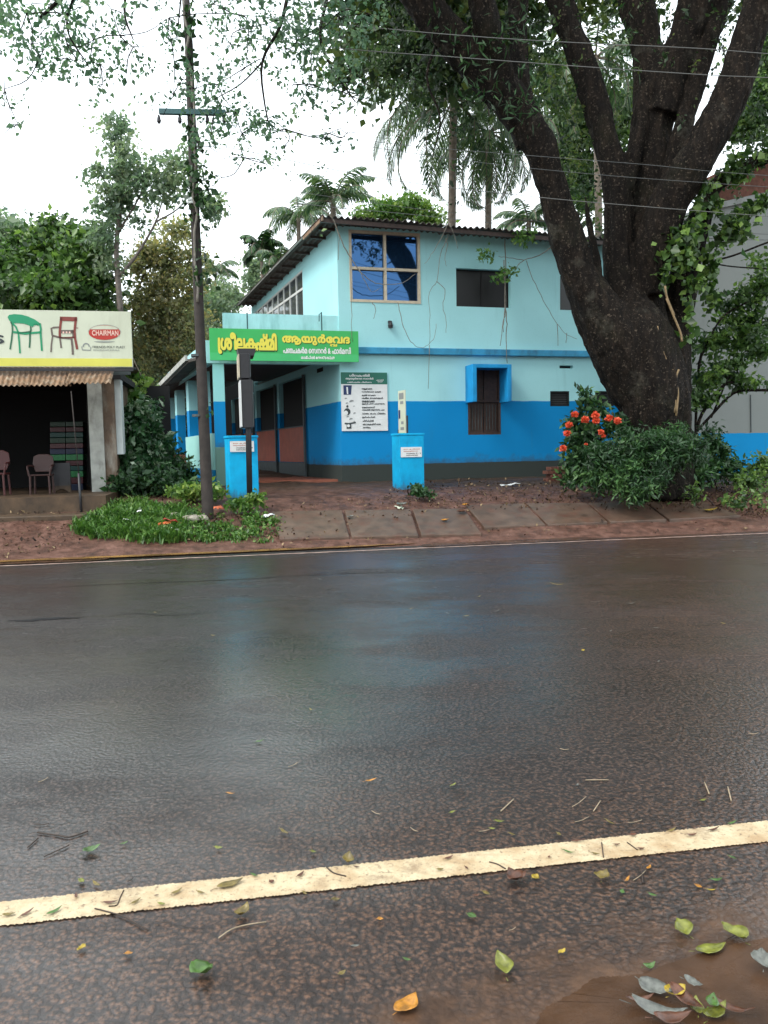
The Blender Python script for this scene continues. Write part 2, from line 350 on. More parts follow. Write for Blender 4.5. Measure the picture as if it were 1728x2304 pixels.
# ------------------------------------------------------------------ leaves
def leafmesh(name, P, size, mat, parent=None, elong=1.8, up=.35, droop=0, sv=.35, dirs=None, rnd=None):
    P = np.asarray(P, dtype=np.float32); n = len(P)
    d = RNG.normal(size=(n, 3)) if dirs is None else np.asarray(dirs)+RNG.normal(size=(n, 3))*.35
    d[:, 2] -= droop; d /= np.linalg.norm(d, axis=1, keepdims=True)
    nn = RNG.normal(size=(n, 3)); nn[:, 2] += up*3; nn -= (nn*d).sum(1, keepdims=True)*d; nn /= np.linalg.norm(nn, axis=1, keepdims=True)+1e-6
    s = np.cross(d, nn); L = (size*(1+sv*RNG.normal(size=(n, 1)))).clip(size*.35, size*2)
    W = L/elong
    b = P; tip = P+d*L; mid = P+d*L*.45
    V = np.stack([b, mid+s*W/2+nn*W*.18, tip, mid-s*W/2+nn*W*.18], 1).reshape(-1, 3)
    i = np.arange(n)[:, None]*4
    F = np.concatenate([i+np.array([[0, 1, 2]]), i+np.array([[0, 2, 3]])], 1).reshape(-1, 3)
    r = RNG.random(n) if rnd is None else np.clip(rnd+RNG.normal(size=n)*.14, 0, 1)
    return mesh(name, V, F, mat, parent, attr=np.repeat(r, 4))
def blobs(ells, nclump, per, cr):
    # ells: list of (centre, (rx,ry,rz), weight)
    out = []; rn = []
    wt = np.array([e[2] for e in ells], float); wt /= wt.sum()
    for e, wgt in zip(ells, wt):
        k = max(1, int(nclump*wgt))
        q = RNG.normal(size=(k, 3)); q /= np.linalg.norm(q, axis=1, keepdims=True); q *= (RNG.random((k, 1))**.45)
        c = np.array(e[0])+q*np.array(e[1])
        for ci in c:
            r = cr*(.5+RNG.random()); m = int(per*(.5+RNG.random()))
            out.append(ci+RNG.normal(size=(m, 3))*np.array([r, r, r*.7])*.5); rn.append(np.full(m, RNG.random()*.75+.1))
    return np.concatenate(out), np.concatenate(rn)
def ell(u, v, Y, ru, rv, wgt=1, ry=None):
    c = atY(u, v, Y); k = Y/FPX; return (tuple(c), (ru*k, (ry if ry else (ru+rv)/2*k), rv*k), wgt)
# ================================================================== GROUND AND ROAD
def sheet(name, ss, aa, mt, zf, kind='structure'):
    ns, na = len(ss), len(aa)
    V = [rp(s, a, zf(s, a)) for s in ss for a in aa]
    F = np.array([(i*na+j, i*na+j+1, (i+1)*na+j+1, (i+1)*na+j) for i in range(ns-1) for j in range(na-1)])
    o = mesh(name, V, F, mt, smooth=True); return tag(o, kind=kind)
def gzf(s, a):
    z = prof(s)
    if .3 < s < 40:
        amp = .035*min(1, (s-.3)/.6); z += amp*(noise.noise(Vector((s*1.7, a*1.7, 0)))+.5*noise.noise(Vector((s*6, a*6, 3))))
    return z
ssg = [-600, -100, -30, -14, -11.9, -11.6, -6, 0, .2]+list(np.arange(.3, 9, .12))+[9.5, 10, 12, 15, 20, 28, 40, 60, 150, 600]
aag = [-600, -150, -60, -30, -15]+list(np.arange(-8, 18, .16))+[20, 25, 35, 60, 150, 600]
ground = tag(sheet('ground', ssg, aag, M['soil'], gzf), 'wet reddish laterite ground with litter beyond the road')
road = sheet('road', [-11.6, -8, -4, 0, .33], list(np.arange(-120, 121, 8)), M['asphalt'], lambda s, a: 0.0)
tag(road, 'wet dark asphalt road with a brown mud film')
# near yellowish edge line (irregular edges), far edge line
def line_quad(tops, bots, name, mt, z, jit):
    T = [atz(u, v, z) for u, v in tops]; B = [atz(u, v, z) for u, v in bots]
    V = []; F = []; n = 1100
    for i in range(n+1):
        f = -.35+1.7*i/n
        a = T[0].lerp(T[1], f) if True else 0; b = B[0].lerp(B[1], f)
        d = (a-b).normalized(); V += [a+d*jit*random.uniform(-1, 1), b+d*jit*random.uniform(-1, 1)]
    for i in range(n): F.append((2*i, 2*i+1, 2*i+3, 2*i+2))
    return mesh(name, V, F, mt, road)
line_quad([(0, 2029), (1728, 1846)], [(0, 2083), (1728, 1893)], 'road_line', M['line'], .004, .0045)
fl = [rp(0.05, a, .004) for a in (-3, 20)]; fb = [rp(-.055, a, .004) for a in (-3, 20)]
V = []; F = []
for i in range(401):
    a = -8+i*.08; V += [rp(.03+random.uniform(-.014, .014), a, .004), rp(-.04+random.uniform(-.014, .014), a, .004)]
F = [(2*i, 2*i+1, 2*i+3, 2*i+2) for i in range(400)]
mesh('road_line', V, F, M['edge_line'], road)
def puddle(pts, z, mt, label, jit=.05, name='puddle'):
    P = smoothpath(pts+[pts[0]], 16)[:-1]
    P = [p+Vector((noise.noise(p*4)+noise.noise(p*13)*.6+random.uniform(-.3, .3), noise.noise(p*4+Vector((9, 0, 0)))+noise.noise(p*13+Vector((0, 9, 0)))*.6+random.uniform(-.3, .3), 0))*jit*1.6 for p in P]
    V = [Vector((p.x, p.y, z)) for p in P]; c = sum(V, Vector())/len(V); V.append(c)
    n = len(P); o = mesh(name, V, [(i, (i+1) % n, n) for i in range(n)], mt); return tag(o, label, kind='structure')
# far kerbside puddles
puddle([rp(.34, -1.2), rp(.30, 1), rp(.32, 4), rp(.5, 6.1), rp(.72, 5.2), rp(.66, 3.8), rp(.84, 2.6), rp(.72, 1.2), rp(.9, .2), rp(.7, -.8)], .02, M['puddle2'], 'ochre rainwater lying along the far edge of the road', .02)
puddle([rp(.10, -.6), rp(.10, .3), rp(.08, 1.2), rp(.35, 1.35), rp(.5, .6), rp(.55, -.4), rp(.4, -1)], .013, M['puddle'], 'red-brown puddle at the road edge below the grass', .02)
puddle([rp(.07, 6.0), rp(.07, 8.4), rp(.2, 9), rp(.5, 8.6), rp(.52, 7.4), rp(.45, 6.2)], .01, M['puddle'], 'shallow water along the road edge below the slabs', .02)
# near muddy puddle
E1 = [(1190, 2320), (1230, 2270), (1290, 2240), (1340, 2205), (1430, 2195), (1560, 2155), (1700, 2120), (1850, 2110), (2000, 2300), (1700, 2500), (1300, 2480), (1180, 2400)]
puddle([atz(u, v, 0) for u, v in E1], .006, M['puddle'], 'brown muddy puddle at the near road edge', .007)
# tar patch and long crack in the far lane
def tar(pts, w_, name):
    V = []; F = []; P = smoothpath([atz(u, v, .004) for u, v in pts], 10); m = len(P)
    for i, p in enumerate(P):
        ww = w_*math.sin(math.pi*(i+.5)/(m+1))*random.uniform(.5, 1.2); V += [p+RN*ww, p-RN*ww*random.uniform(.5, 1)]
    return mesh(name, V, [(2*i, 2*i+1, 2*i+3, 2*i+2) for i in range(m-1)], M['tar'], road)
M['tar'] = mat('dark_tar', (.006, .006, .007), .65, .3, 30, spec=.2)
tar([(15, 1396), (60, 1396), (95, 1393), (130, 1391), (185, 1389)], .07, 'tar_patch')
tar([(-40, 1326), (120, 1321), (250, 1314), (420, 1308), (560, 1302), (700, 1293), (860, 1288), (960, 1286)], .016, 'road_crack')
tar([(240, 1386), (300, 1380), (380, 1384), (470, 1378)], .012, 'road_crack'); 

# paving slabs over the drain
pav = tag(mesh('pavement', [p-Vector((0, 0, .05)) for p in [G(640, 1222), G(1640, 1172), G(1560, 1128), G(650, 1150)]], [(0, 1, 2, 3)], M['soil']), 'strip of concrete drain slabs at the road edge', kind='structure')
K = 1.0416
SL = [((588, 1110), (738, 1107), (755, 1165), (604, 1170)), ((744, 1107), (886, 1105), (904, 1162), (760, 1165)), ((891, 1105), (1002, 1103), (1040, 1158), (910, 1161)),
      ((1006, 1096), (1132, 1092), (1178, 1138), (1046, 1144)), ((1137, 1092), (1266, 1091), (1312, 1132), (1183, 1138)), ((1271, 1091), (1390, 1089), (1440, 1127), (1318, 1132)), ((1394, 1089), (1520, 1088), (1600, 1119), (1446, 1127))]
for q in SL:
    P = [G(u*K, v*K) for u, v in q]; c = sum(P, Vector())/4
    nrm = (P[1]-P[0]).cross(P[2]-P[1]).normalized(); nrm = nrm if nrm.z > 0 else -nrm
    P = [p-nrm*((p-c).dot(nrm)) + Vector((0, 0, .045)) for p in P]
    o = MB().slab(P, .09).build('paving_slab', M['slab'], pav); bevel(o, .012)
# ================================================================== CLINIC BUILDING
def horiz(u):
    d = ray(u, 1012-.0179*(u-864)); return Vector((d.x, d.y, 0)).normalized()
C = G(770, 1085); Fd = horiz(7500); Sd = horiz(156); UP = Vector((0, 0, 1))
Fn = Vector((Fd.y, -Fd.x, 0)); Sn = Vector((-Sd.y, Sd.x, 0))
def FP(u, v, off=0): return onplane(u, v, C+Fn*off, Fn)
def SP(u, v, off=0): return onplane(u, v, C+Sn*off, Sn)
def fa(p): return (p-C).dot(Fd)
def sa(p): return (p-C).dot(Sd)
ZD = FP(770, 903).z; ZB = FP(770, 1047).z
M['paint'] = paintmat('two_tone_wall_paint', ZD, ZB, (.38, .72, .76), (.002, .24, .57), (.03, .04, .045))
B0 = thing('clinic_building', 'two storey turquoise and blue clinic building with corrugated roof and open porch', 'building', (C.x, C.y, C.z))
def wall(name, O, e, nrm, a0, a1, z0, z1, holes, T, mt, parent):
    xs = sorted({a0, a1, *[h[0] for h in holes], *[h[1] for h in holes]}); zs = sorted({z0, z1, *[h[2] for h in holes], *[h[3] for h in holes]})
    xs = [x for x in xs if a0 <= x <= a1]; zs = [z for z in zs if z0 <= z <= z1]
    V = []; F = []
    def P(x, z, d): return Vector((O.x, O.y, 0))+e*x+UP*z-nrm*d
    def q(*p): b = len(V); V.extend(p); F.append((b, b+1, b+2, b+3))
    for i in range(len(xs)-1):
        for j in range(len(zs)-1):
            xm, zm = (xs[i]+xs[i+1])/2, (zs[j]+zs[j+1])/2
            if any(h[0] < xm < h[1] and h[2] < zm < h[3] for h in holes): continue
            x, X, z, Z = xs[i], xs[i+1], zs[j], zs[j+1]
            q(P(x, z, 0), P(X, z, 0), P(X, Z, 0), P(x, Z, 0)); q(P(X, z, T), P(x, z, T), P(x, Z, T), P(X, Z, T))
    for h in holes+[(a0, a1, z0, z1)]:
        x, X, z, Z = h
        for (A, Bz, Cx, D) in ((x, z, X, z), (X, z, X, Z), (X, Z, x, Z), (x, Z, x, z)):
            q(P(A, Bz, 0), P(Cx, D, 0), P(Cx, D, T), P(A, Bz, T))
    return mesh(name, V, F, mt, parent)
def fr(u0, v0, u1, v1): p = FP(u0, v0); q = FP(u1, v1); return (fa(p), fa(q), q.z, p.z)
H1 = fr(784, 517, 946.5, 684); H2 = fr(1026, 603, 1148.5, 693); H3 = fr(1260, 618, 1350, 700)
HW = fr(1052, 826, 1127, 977.5); HV1 = fr(1238, 880, 1281, 914); HV2 = fr(1339, 880, 1381, 914)
HS1 = fr(1259, 822, 1289, 829); HS2 = fr(1340, 822, 1366, 829)
ZS = FP(840, 789).z            # first floor ledge
ZR = FP(763, 503).z            # wall top at front
A1 = fa(FP(1500, 900))
EF = .55
FL = onplane(722, 484, C+Fn*EF, Fn); FR = onplane(1500, 548, C+Fn*EF, Fn)
Nv = Vector((Sd.y, -Sd.x, 0))
BL = onplane(531, 686, FL, Nv)
eL = (BL-FL)
def roofz(p):      # roof plane height over a point
    d = p-FL; k = Fd.x*Sd.y-Fd.y*Sd.x; f = (d.x*Sd.y-d.y*Sd.x)/k; s = (Fd.x*d.y-Fd.y*d.x)/k
    return FL.z + f*(FR.z-FL.z)/((FR-FL).xy.length) + s*(eL.z/eL.xy.length)
wall('front_wall', C, Fd, Fn, 0, A1, C.z-.3, ZS, [HW, HV1, HV2, HS1, HS2], .22, M['paint'], B0)
wall('front_wall', C+Fn*.004, Fd, Fn, 0, A1, ZS, ZR-.05, [H1, H2, H3], .226, M['paint'], B0)
pts = [Vector((C.x, C.y, 0))+Fd*x+UP*z for x, z in ((0, ZR-.06), (A1, ZR-.06), (A1, roofz(C+Fd*A1)-.03), (0, roofz(C)-.03))]
MB().slab(pts, tuple(-Fn*.2)).build('front_wall_top', M['paint'], B0)
# ledge
mb = MB(); o0 = C+Fn*.006; o0.z = ZS-.085; mb.box(o0, Fd*A1, Fn*.12, UP*.15); o = mb.build('ledge', M['bluetrim'], B0); bevel(o, .012)
# big window
def window(H, name, mull, frame, fm, gm, dep=.09, fw=.05, O=C, e=Fd, n=Fn, parent=B0):
    a0, a1, z0, z1 = H
    def P(a, z, d): return Vector((O.x, O.y, 0))+e*a+UP*z+n*d
    mb = MB()
    mb.box(P(a0, z0, -dep), e*(a1-a0), UP*fw, n*frame).box(P(a0, z1-fw, -dep), e*(a1-a0), UP*fw, n*frame)
    mb.box(P(a0, z0+fw, -dep), e*fw, UP*(z1-z0-2*fw), n*frame).box(P(a1-fw, z0+fw, -dep), e*fw, UP*(z1-z0-2*fw), n*frame)
    f = mb.build(name, fm, parent)
    cx = [a0+fw]+[a0+(a1-a0)*m for m in mull[0]]+[a1-fw]; cz = [z0+fw]+[z0+(z1-z0)*m for m in mull[1]]+[z1-fw]
    for x in cx[1:-1]: MB().box(P(x-fw/2, z0+fw, -dep+.003), e*fw, UP*(z1-z0-2*fw), n*(frame-.006)).build('mullion', fm, f)
    for z in cz[1:-1]:
        MB().box(P(a0+fw, z-fw/2, -dep+.006), e*(a1-a0-2*fw), UP*fw, n*(frame-.012)).build('transom', fm, f)
    for i in range(len(cx)-1):
        for j in range(len(cz)-1):
            MB().box(P(cx[i], cz[j], -dep+.012), e*(cx[i+1]-cx[i]), UP*(cz[j+1]-cz[j]), n*.006).build('pane', gm, f)
    return f
f = window(H1, 'window', ([.5], [.475]), .1, M['cream'], M['glass'], .08, .06)
f['label'] = 'large upper window with cream frame and four dark blue reflecting panes'
for H in (H2, H3): window(H, 'window', ([.5], []), .04, M['dark'], M['darkglass'], .16, .03)
for H in (HV1, HV2):
    f = window(H, 'ventilator', ([], []), .05, M['dark'], M['dark'], .06, .035)
    a0, a1, z0, z1 = H
    for k in range(5):
        z = z0+.06+(z1-z0-.12)*k/4.5
        MB().box(Vector((C.x, C.y, 0))+Fd*(a0+.04)+UP*z-Fn*.05, Fd*(a1-a0-.08), UP*.025-Fn*.02, Fn*.012).build('louvre', M['greypaint'], f)
for H in (HS1, HS2):
    a0, a1, z0, z1 = H; MB().box(Vector((C.x, C.y, 0))+Fd*a0+UP*z0-Fn*.15, Fd*(a1-a0), UP*(z1-z0), Fn*.01).build('air_vent', M['dark'], B0)
# shuttered ground floor window with hood
a0, a1, z0, z1 = HW
def PF(a, z, d=0): return Vector((C.x, C.y, 0))+Fd*a+UP*z+Fn*d
f = MB().box(PF(a0, z0, -.1), Fd*.06, UP*(z1-z0), Fn*.1).box(PF(a1-.06, z0, -.1), Fd*.06, UP*(z1-z0), Fn*.1).box(PF(a0+.06, z0, -.1), Fd*(a1-a0-.12), UP*.06, Fn*.1).box(PF(a0+.06, z1-.06, -.1), Fd*(a1-a0-.12), UP*.06, Fn*.1).box(PF(a0+.06, (z0+z1)/2-.03, -.097), Fd*(a1-a0-.12), UP*.06, Fn*.09).build('window', M['wood'], B0)
f['label'] = 'dark brown shuttered window under a blue box hood'
am = (a0+a1)/2
for (x, X) in ((a0+.065, am-.01), (am+.01, a1-.065)):
    for (z, Z) in ((z0+.065, (z0+z1)/2-.035), ((z0+z1)/2+.035, z1-.065)):
        sh = MB().box(PF(x, z, -.085), Fd*(X-x), UP*(Z-z), Fn*.03).build('shutter', M['wood'], f)
        for k in range(4):
            xx = x+.06+(X-x-.12)*k/3
            MB().tube([PF(xx, z+.05, -.04), PF(xx, Z-.05, -.04)], .008, 6).build('window_bar', M['greypaint'], f) if z < (z0+z1)/2-.1 else None
hd = .5
hl = fa(FP(1046.6, 860)); hr = fa(FP(1132, 860)); ht = onplane(1100, 819, C+Fn*hd, Fn).z; hb = FP(1046, 907).z
mb = MB().box(PF(hl, hb, .006), Fd*.10, UP*(ht-hb), Fn*hd).box(PF(hr-.10, hb, .006), Fd*.10, UP*(ht-hb), Fn*hd).box(PF(hl+.10, ht-.09, .006), Fd*(hr-hl-.2), UP*.09, Fn*(hd-.003))
o = mb.build('window_hood', M['blue'], B0); bevel(o, .01)
# roof: individual corrugated sheets
def corr(p0, ex, ey, pitch, amp, th, jag=0):
    n = int(ex.length/pitch*6); exn = ex.normalized(); nr = exn.cross(ey.normalized()).normalized(); nr = nr if nr.z > 0 else -nr
    V = []; F = []
    for k in range(n+1):
        h = nr*amp*math.sin(2*math.pi*k/6)
        q = p0+ex*(k/n)+h
        V += [q, q+ey, q+ey-nr*th, q-nr*th]
    for k in range(n):
        b = 4*k; F += [(b, b+4, b+5, b+1), (b+3, b+2, b+6, b+7), (b, b+3, b+7, b+4), (b+1, b+5, b+6, b+2)]
    F += [(0, 1, 2, 3), (4*n+3, 4*n+2, 4*n+1, 4*n)]
    return MB().add(V, F)
ex = (FR-FL); ns = 12; rlen = eL
for i in range(ns):
    j = random.uniform(-.012, .012)
    m = corr(FL+ex*(i/ns)-eL.normalized()*random.uniform(0, .05)+UP*(j+.012*(i % 2)), ex*(1/ns+.004), rlen*1.0, .14, .028, .008)
    m.build('roof_sheet', M['sheet'], B0)
# purlins, barge board, gutterless eave rafters
MB().box(FL-UP*.13+eL.normalized()*.05, ex, eL.normalized()*.05, UP*.09).build('fascia', M['wood'], B0)
MB().box(FL-UP*.11+ex.normalized()*.02, ex.normalized()*.03, eL*.16, UP*.10).build('barge_board', M['rust'], B0)
MB().box(FL-UP*.05+ex.normalized()*.02+eL*.162, ex.normalized()*.03, eL*.835, UP*.045).build('barge_board', M['whitewash'], B0)
for k in range(1, 14):
    q = FL+eL*(k/14)-UP*.10
    MB().box(q+ex.normalized()*.16, ex.normalized()*(1.0), eL.normalized()*.05, UP*.06).build('purlin', M['wood'], B0)
# ---- side wall (upper)
sA = sa(SP(681, 640)); zsill = SP(681, 648).z; sE = sa(SP(560, 690)); sE = min(sE, eL.length-.6)
def PS_(s, z, d=0): return Vector((C.x, C.y, 0))+Sd*s+UP*z+Sn*d
MB().slab([PS_(0.0, ZS), PS_(sA, ZS), PS_(sA, roofz(C+Sd*sA)-.03), PS_(0.0, roofz(C)-.03)], tuple(-Sn*.2)).build('side_wall', M['paint'], B0)
zp = ZS+.35
MB().slab([PS_(sA, ZS), PS_(sE, ZS), PS_(sE, zp), PS_(sA, zp)], tuple(-Sn*.2)).build('side_wall', M['paint'], B0)
gl = MB().slab([PS_(sA, zp), PS_(sE, zp), PS_(sE, zp+.06), PS_(sA, zp+.06)], tuple(-Sn*.08)).build('window', M['whiteframe'], B0)
gl['label'] = 'long row of pale framed panes along the upper side of the building'
nb = 9; ztp = lambda s: roofz(C+Sd*s)-.28
for i in range(nb+1):
    s = sA+(sE-sA)*i/nb
    MB().box(PS_(s, zp+.06, -.06), Sd*.05, Sn*.05, UP*(ztp(s)-zp-.06)).build('mullion', M['whiteframe'], gl)
def raised(z0f, z1f, name, mt, d0, d1, s0, s1, par): return MB().slab([PS_(s0, z0f(s0), d0), PS_(s1, z0f(s1), d0), PS_(s1, z1f(s1), d0), PS_(s0, z1f(s0), d0)], tuple(-Sn*(d0-d1))).build(name, mt, par)
raised(lambda s: zsill-.03, lambda s: zsill+.03, 'transom', M['whiteframe'], -.012, -.055, sA, sE, gl)
raised(lambda s: ztp(s)-.05, ztp, 'transom', M['whiteframe'], -.012, -.055, sA, sE, gl)
M['sideglass'] = flat('grey_side_glass', (.10, .12, .13), .08, .5)
for i in range(nb):
    s0, s1 = sA+(sE-sA)*i/nb+.05, sA+(sE-sA)*(i+1)/nb
    raised(lambda s: zp+.06, lambda s: zsill-.03, 'pane', M['sideglass'], -.035, -.042, s0, s1, gl)
    raised(lambda s: zsill+.03, lambda s: ztp(s)-.05, 'pane', M['sideglass'], -.035, -.042, s0, s1, gl)
raised(ztp, lambda s: roofz(C+Sd*s)-.05, 'side_wall', M['paint'], 0, -.2, sA, sE, B0)
MB().slab([PS_(sE, C.z), PS_(sE, roofz(C+Sd*sE)-.03), PS_(sE, roofz(C+Sd*sE)-.03)+Fd*A1, PS_(sE, C.z)+Fd*A1], tuple(Sd*.2)).build('back_wall', M['paint'], B0)
MB().slab([PF(A1, C.z-.3, -.23), PF(A1, C.z-.3, -.23)+Sd*(sE-.3), PF(A1, ZR-.2, -.23)+Sd*(sE-.3), PF(A1, ZR-.05, -.23)], tuple(-Fd*.2)).build('side_wall', M['paint'], B0)
# ---- side wall (ground floor) with openings to dark rooms
def sr(u0, u1, vt, vb, ur): return (sa(SP(u0, 900)), sa(SP(u1, 900)), SP(ur, vb).z, SP(ur, vt).z)
hz0, hz1 = SP(687, 957).z, SP(687, 843).z
cuts = [687, 628, 622, 577, 571, 548, 545, 520]
holes = [(sa(SP(cuts[i], 900)), sa(SP(cuts[i+1], 900)), hz0, hz1) for i in range(0, 8, 2)]
sEnd = sE
wall('side_wall', C, Sd, Sn, 0.0, sEnd, C.z-.3, ZS-.1, holes, .2, M['paint'], B0)
zpl = SP(689, 1040).z; spl = sa(SP(689, 1000))
for h in holes:
    MB().box(PS_(h[0]+.03, zpl, .003), Sd*(h[1]-h[0]-.06), UP*(hz0-.03-zpl), Sn*.03).build('wall_panel', M['orange'], B0)
for h in holes:
    MB().box(PS_(h[0]-.1, C.z-.2, .036), Sd*.1, UP*(hz1-C.z+.2), Sn*.05).build('pilaster', M['greypaint'], B0)
MB().box(PS_(spl, C.z-.3, .002), Sd*(sEnd-spl), UP*(zpl-C.z+.28), Sn*.02).build('plinth', M['greypaint'], B0)
MB().box(PS_(spl+.1, hz0-.03, .001), Sd*(sEnd-spl-.1), UP*(.03), Sn*.06).build('sill', M['greypaint'], B0)
MB().box(PS_(.5, C.z-.3, -1.6), Sd*(sEnd-.7), UP*(ZS-C.z), Sn*.05).build('partition_wall', M['dark'], B0)
q = SP(727, 835); MB().box(q-Sn*.01, Sd*.5, UP*.10, Sn*.012).build('air_vent', M['dark'], B0)
# upper floor slab / ceiling
MB().slab([PF(0.05, ZS+.05, -.24), PF(A1-.1, ZS+.05, -.24), PF(A1-.1, ZS+.05, -.24)+Sd*(sE-.3), PF(.05, ZS+.05, -.24)+Sd*(sE-.3)], .12).build('floor_slab', M['concrete'], B0)
# ---- porch
O2 = FP(486, 1092); 
def LP(u, v, off=0): return onplane(u, v, O2+Sn*off, Sn)
la = lambda p: (p-O2).dot(Sd)
def PL(s, z, d=0): return Vector((O2.x, O2.y, 0))+Sd*s+UP*z+Sn*d
xb0 = fa(FP(463, 790)); xb1 = fa(FP(502, 730)); zb0, zb1, zb2 = FP(486, 817).z, FP(486, 766).z, FP(600, 706).z
MB().box(PF(xb0, zb0, -.2), Fd*(-xb0-.003), UP*(zb1-zb0), Fn*.2).build('porch_beam', M['teal'], B0)
MB().box(PF(xb1, zb1+.002, -.16), Fd*(-xb1-.003), UP*(zb2-zb1), Fn*.13).build('parapet', M['teal'], B0)
MB().slab([PF(xb0, zb1-.1, -.205), PF(-.02, zb1-.1, -.205), PF(-.02, zb1-.1, -.205)+Sd*7, PF(xb0, zb1-.1, -.205)+Sd*7], .14).build('porch_roof', M['greypaint'], B0)
MB().box(PF(xb0, zb0, -.205), Fd*.15, Sd*7, UP*(zb1-zb0)).build('porch_beam', M['teal'], B0)
M['col'] = paintmat('porch_column_paint', ZD, FP(495, 1006).z, (.30, .66, .66), (.004, .24, .55), (.2, .42, .36))
cx0, cx1 = fa(FP(483, 950)), fa(FP(508, 950))
o = MB().box(PF(cx0, C.z-.4, -.26), Fd*(cx1-cx0), UP*(zb0-C.z+.4), Fn*.25).build('porch_column', M['col'], B0)
fz = C.z+.06
q0 = atz(585, 1086, fz)
MB().slab([PF(fa(FP(508, 1080))-.1, fz, -1.2), PF(-.03, fz, -.3), PF(-.03, fz, -.3)+Sd*(sEnd-1), PF(fa(FP(508, 1080))-.1, fz, -1.2)+Sd*(sEnd-1)], .3).build('porch_floor', M['tilefloor'], B0)
# veranda outer wall, pillars, lean-to roof
zl = LP(418, 984).z; zlb = LP(418, 1051).z; s1 = la(LP(418, 1000))
M['low'] = paintmat('veranda_wall_paint', zlb, C.z-.6, (.32, .64, .60), (.006, .23, .48), (.03, .04, .045))
MB().box(PL(.3, C.z-.5, -.18), Sd*(s1-.3), UP*(zl-C.z+.5), Sn*.18).build('veranda_wall', M['low'], B0)
sV = la(LP(330, 1000))
def lean(s, z0):  # lean-to eave height
    return z0
EL0 = onplane(445, 793, O2+Sn*.5, Sn); EL1 = onplane(319, 915, O2+Sn*.5, Sn)
dirE = (EL1-EL0); tE = dirE.normalized(); 
def eavez(s):
    k = ((O2+Sd*s-EL0).dot(Sd))/dirE.dot(Sd); return EL0.z+dirE.z*k
for u0, u1 in ((441.5, 453), (407, 426), (384, 399), (366, 377), (354, 362)):
    a, b_ = la(LP(u1, 950)), la(LP(u0, 950))
    b_ = min(b_, a+.45)
    zb_ = zl if a < s1 else zl-.55
    MB().box(PL(a, zb_+.002, -.24), Sd*(b_-a), UP*(eavez(a)+.02-zb_), Sn*.235).build('veranda_pillar', M['paint'], B0)
MB().box(PL(s1+.3, C.z-.5, -.2), Sd*(sV-s1), UP*(zl-.55-C.z+.5), Sn*.15).build('veranda_wall', M['brownstain'], B0)
P0 = PL(.1, eavez(.1)+.05, .5); P1 = PL(la(EL1), eavez(la(EL1))+.05, .5)
wv = Fd*3.2+UP*.75
nl = 8
for i in range(nl):
    a = P0.lerp(P1, i/nl); b_ = P0.lerp(P1, (i+1)/nl+.002)
    corr(a+UP*.01*(i % 2), b_-a, wv, .16, .02, .05).build('roof_sheet', M['whitewash'] if False else M['sheet'], B0)
MB().slab([P0-UP*.02, P1-UP*.02, P1+UP*.1, P0+UP*.1], tuple(Sn*.05)).build('fascia', M['whitewash'], B0)
ew = PL(sV+.5, 0, .3); ew.z = 0; sp_ = onplane(614, 918, ew, Sd); ea = (sp_-ew).dot(Fd)
wall('veranda_end_wall', ew, Fd, -Sd, 0, 6.5, C.z-.5, C.z+5.2, [(ea-.10, ea+.12, sp_.z-.16, sp_.z+.18)], .1, M['dark'], B0)
for h in holes:
    MB().box(PS_(h[0], h[2], -.15), Sd*(h[1]-h[0]), UP*(h[3]-h[2]), Sn*.02).build('pane', M['dark'], B0)  # near-black sheets closing the openings, painted stand-ins for the rooms' shade
# small items on the facade
q = FP(877, 730, .01)
wl = thing('wall_lamp', 'small black bulkhead lamp on the turquoise wall below the large window', 'lamp', q)
MB().box(q-Fd*.045+UP*.02, Fd*.09, Fn*.03, UP*.06).build('bracket', M['blackmetal'], wl)
MB().tube([q+Fn*.06+UP*.04, q+Fn*.06-UP*.03, q+Fn*.06-UP*.09], [.035, .06, .05], 10).build('lamp_shade', M['blackmetal'], wl)
MB().tube([q+Fn*.02+UP*.08, q+Fn*.06+UP*.06, q+Fn*.06+UP*.02], .012, 6).build('lamp_arm', M['blackmetal'], wl)
# ================================================================== GATE PILLARS
def pillar(pb, wF, dS, h, mt, label, platepx, group='gate pillars at the clinic entrance', yaw=None):
    t = thing('gate_pillar', label, 'pillar', pb, group)
    e = Fd; n = Fn
    mb = MB().slab([pb-UP*.25+e*.015+Sd*.01, pb-UP*.25+e*(wF-.015)+Sd*.01, pb-UP*.25+e*(wF-.015)+Sd*(dS-.01), pb-UP*.25+e*.015+Sd*(dS-.01)], tuple(UP*(h+.25)))
    o = mb.build('pillar_body', mt, t); bevel(o, .012)
    o = MB().box(pb+UP*(h+.002), e*wF, Sd*dS, UP*.045).build('pillar_cap', mt, t); bevel(o, .008)
    (u0, v0, u1, v1) = platepx
    a = onplane(u0, v1, pb+n*.0, n); c = onplane(u1, v0, pb, n); wpl = (c-a).dot(e); hp = c.z-a.z
    pl = MB().box(a+n*.002, e*wpl, UP*hp, n*.012).build('name_plate', M['white'], t)
    return t, pl, a+n*.016, e, wpl, hp, n
pbR = G(899, 1102); kx = (onplane(956.5, 1040, pbR, Fn)-pbR).dot(Fd); hR = onplane(899, 980, pbR, Fn).z-pbR.z
PR = pillar(pbR, kx, .42, hR, M['bluebright'], 'right blue gate pillar with a white name plate beside the bare yard', (902, 1005.5, 948.5, 1029))
pbL = G(517, 1129); kx = (onplane(583, 1040, pbL, Fn)-pbL).dot(Fd); hL = onplane(515, 986, pbL, Fn).z-pbL.z
PLf = pillar(pbL-Fd*0, kx, .42, hL, M['bluebright'], 'left blue gate pillar with name plate behind the dark sign post', (518, 992, 571, 1017))
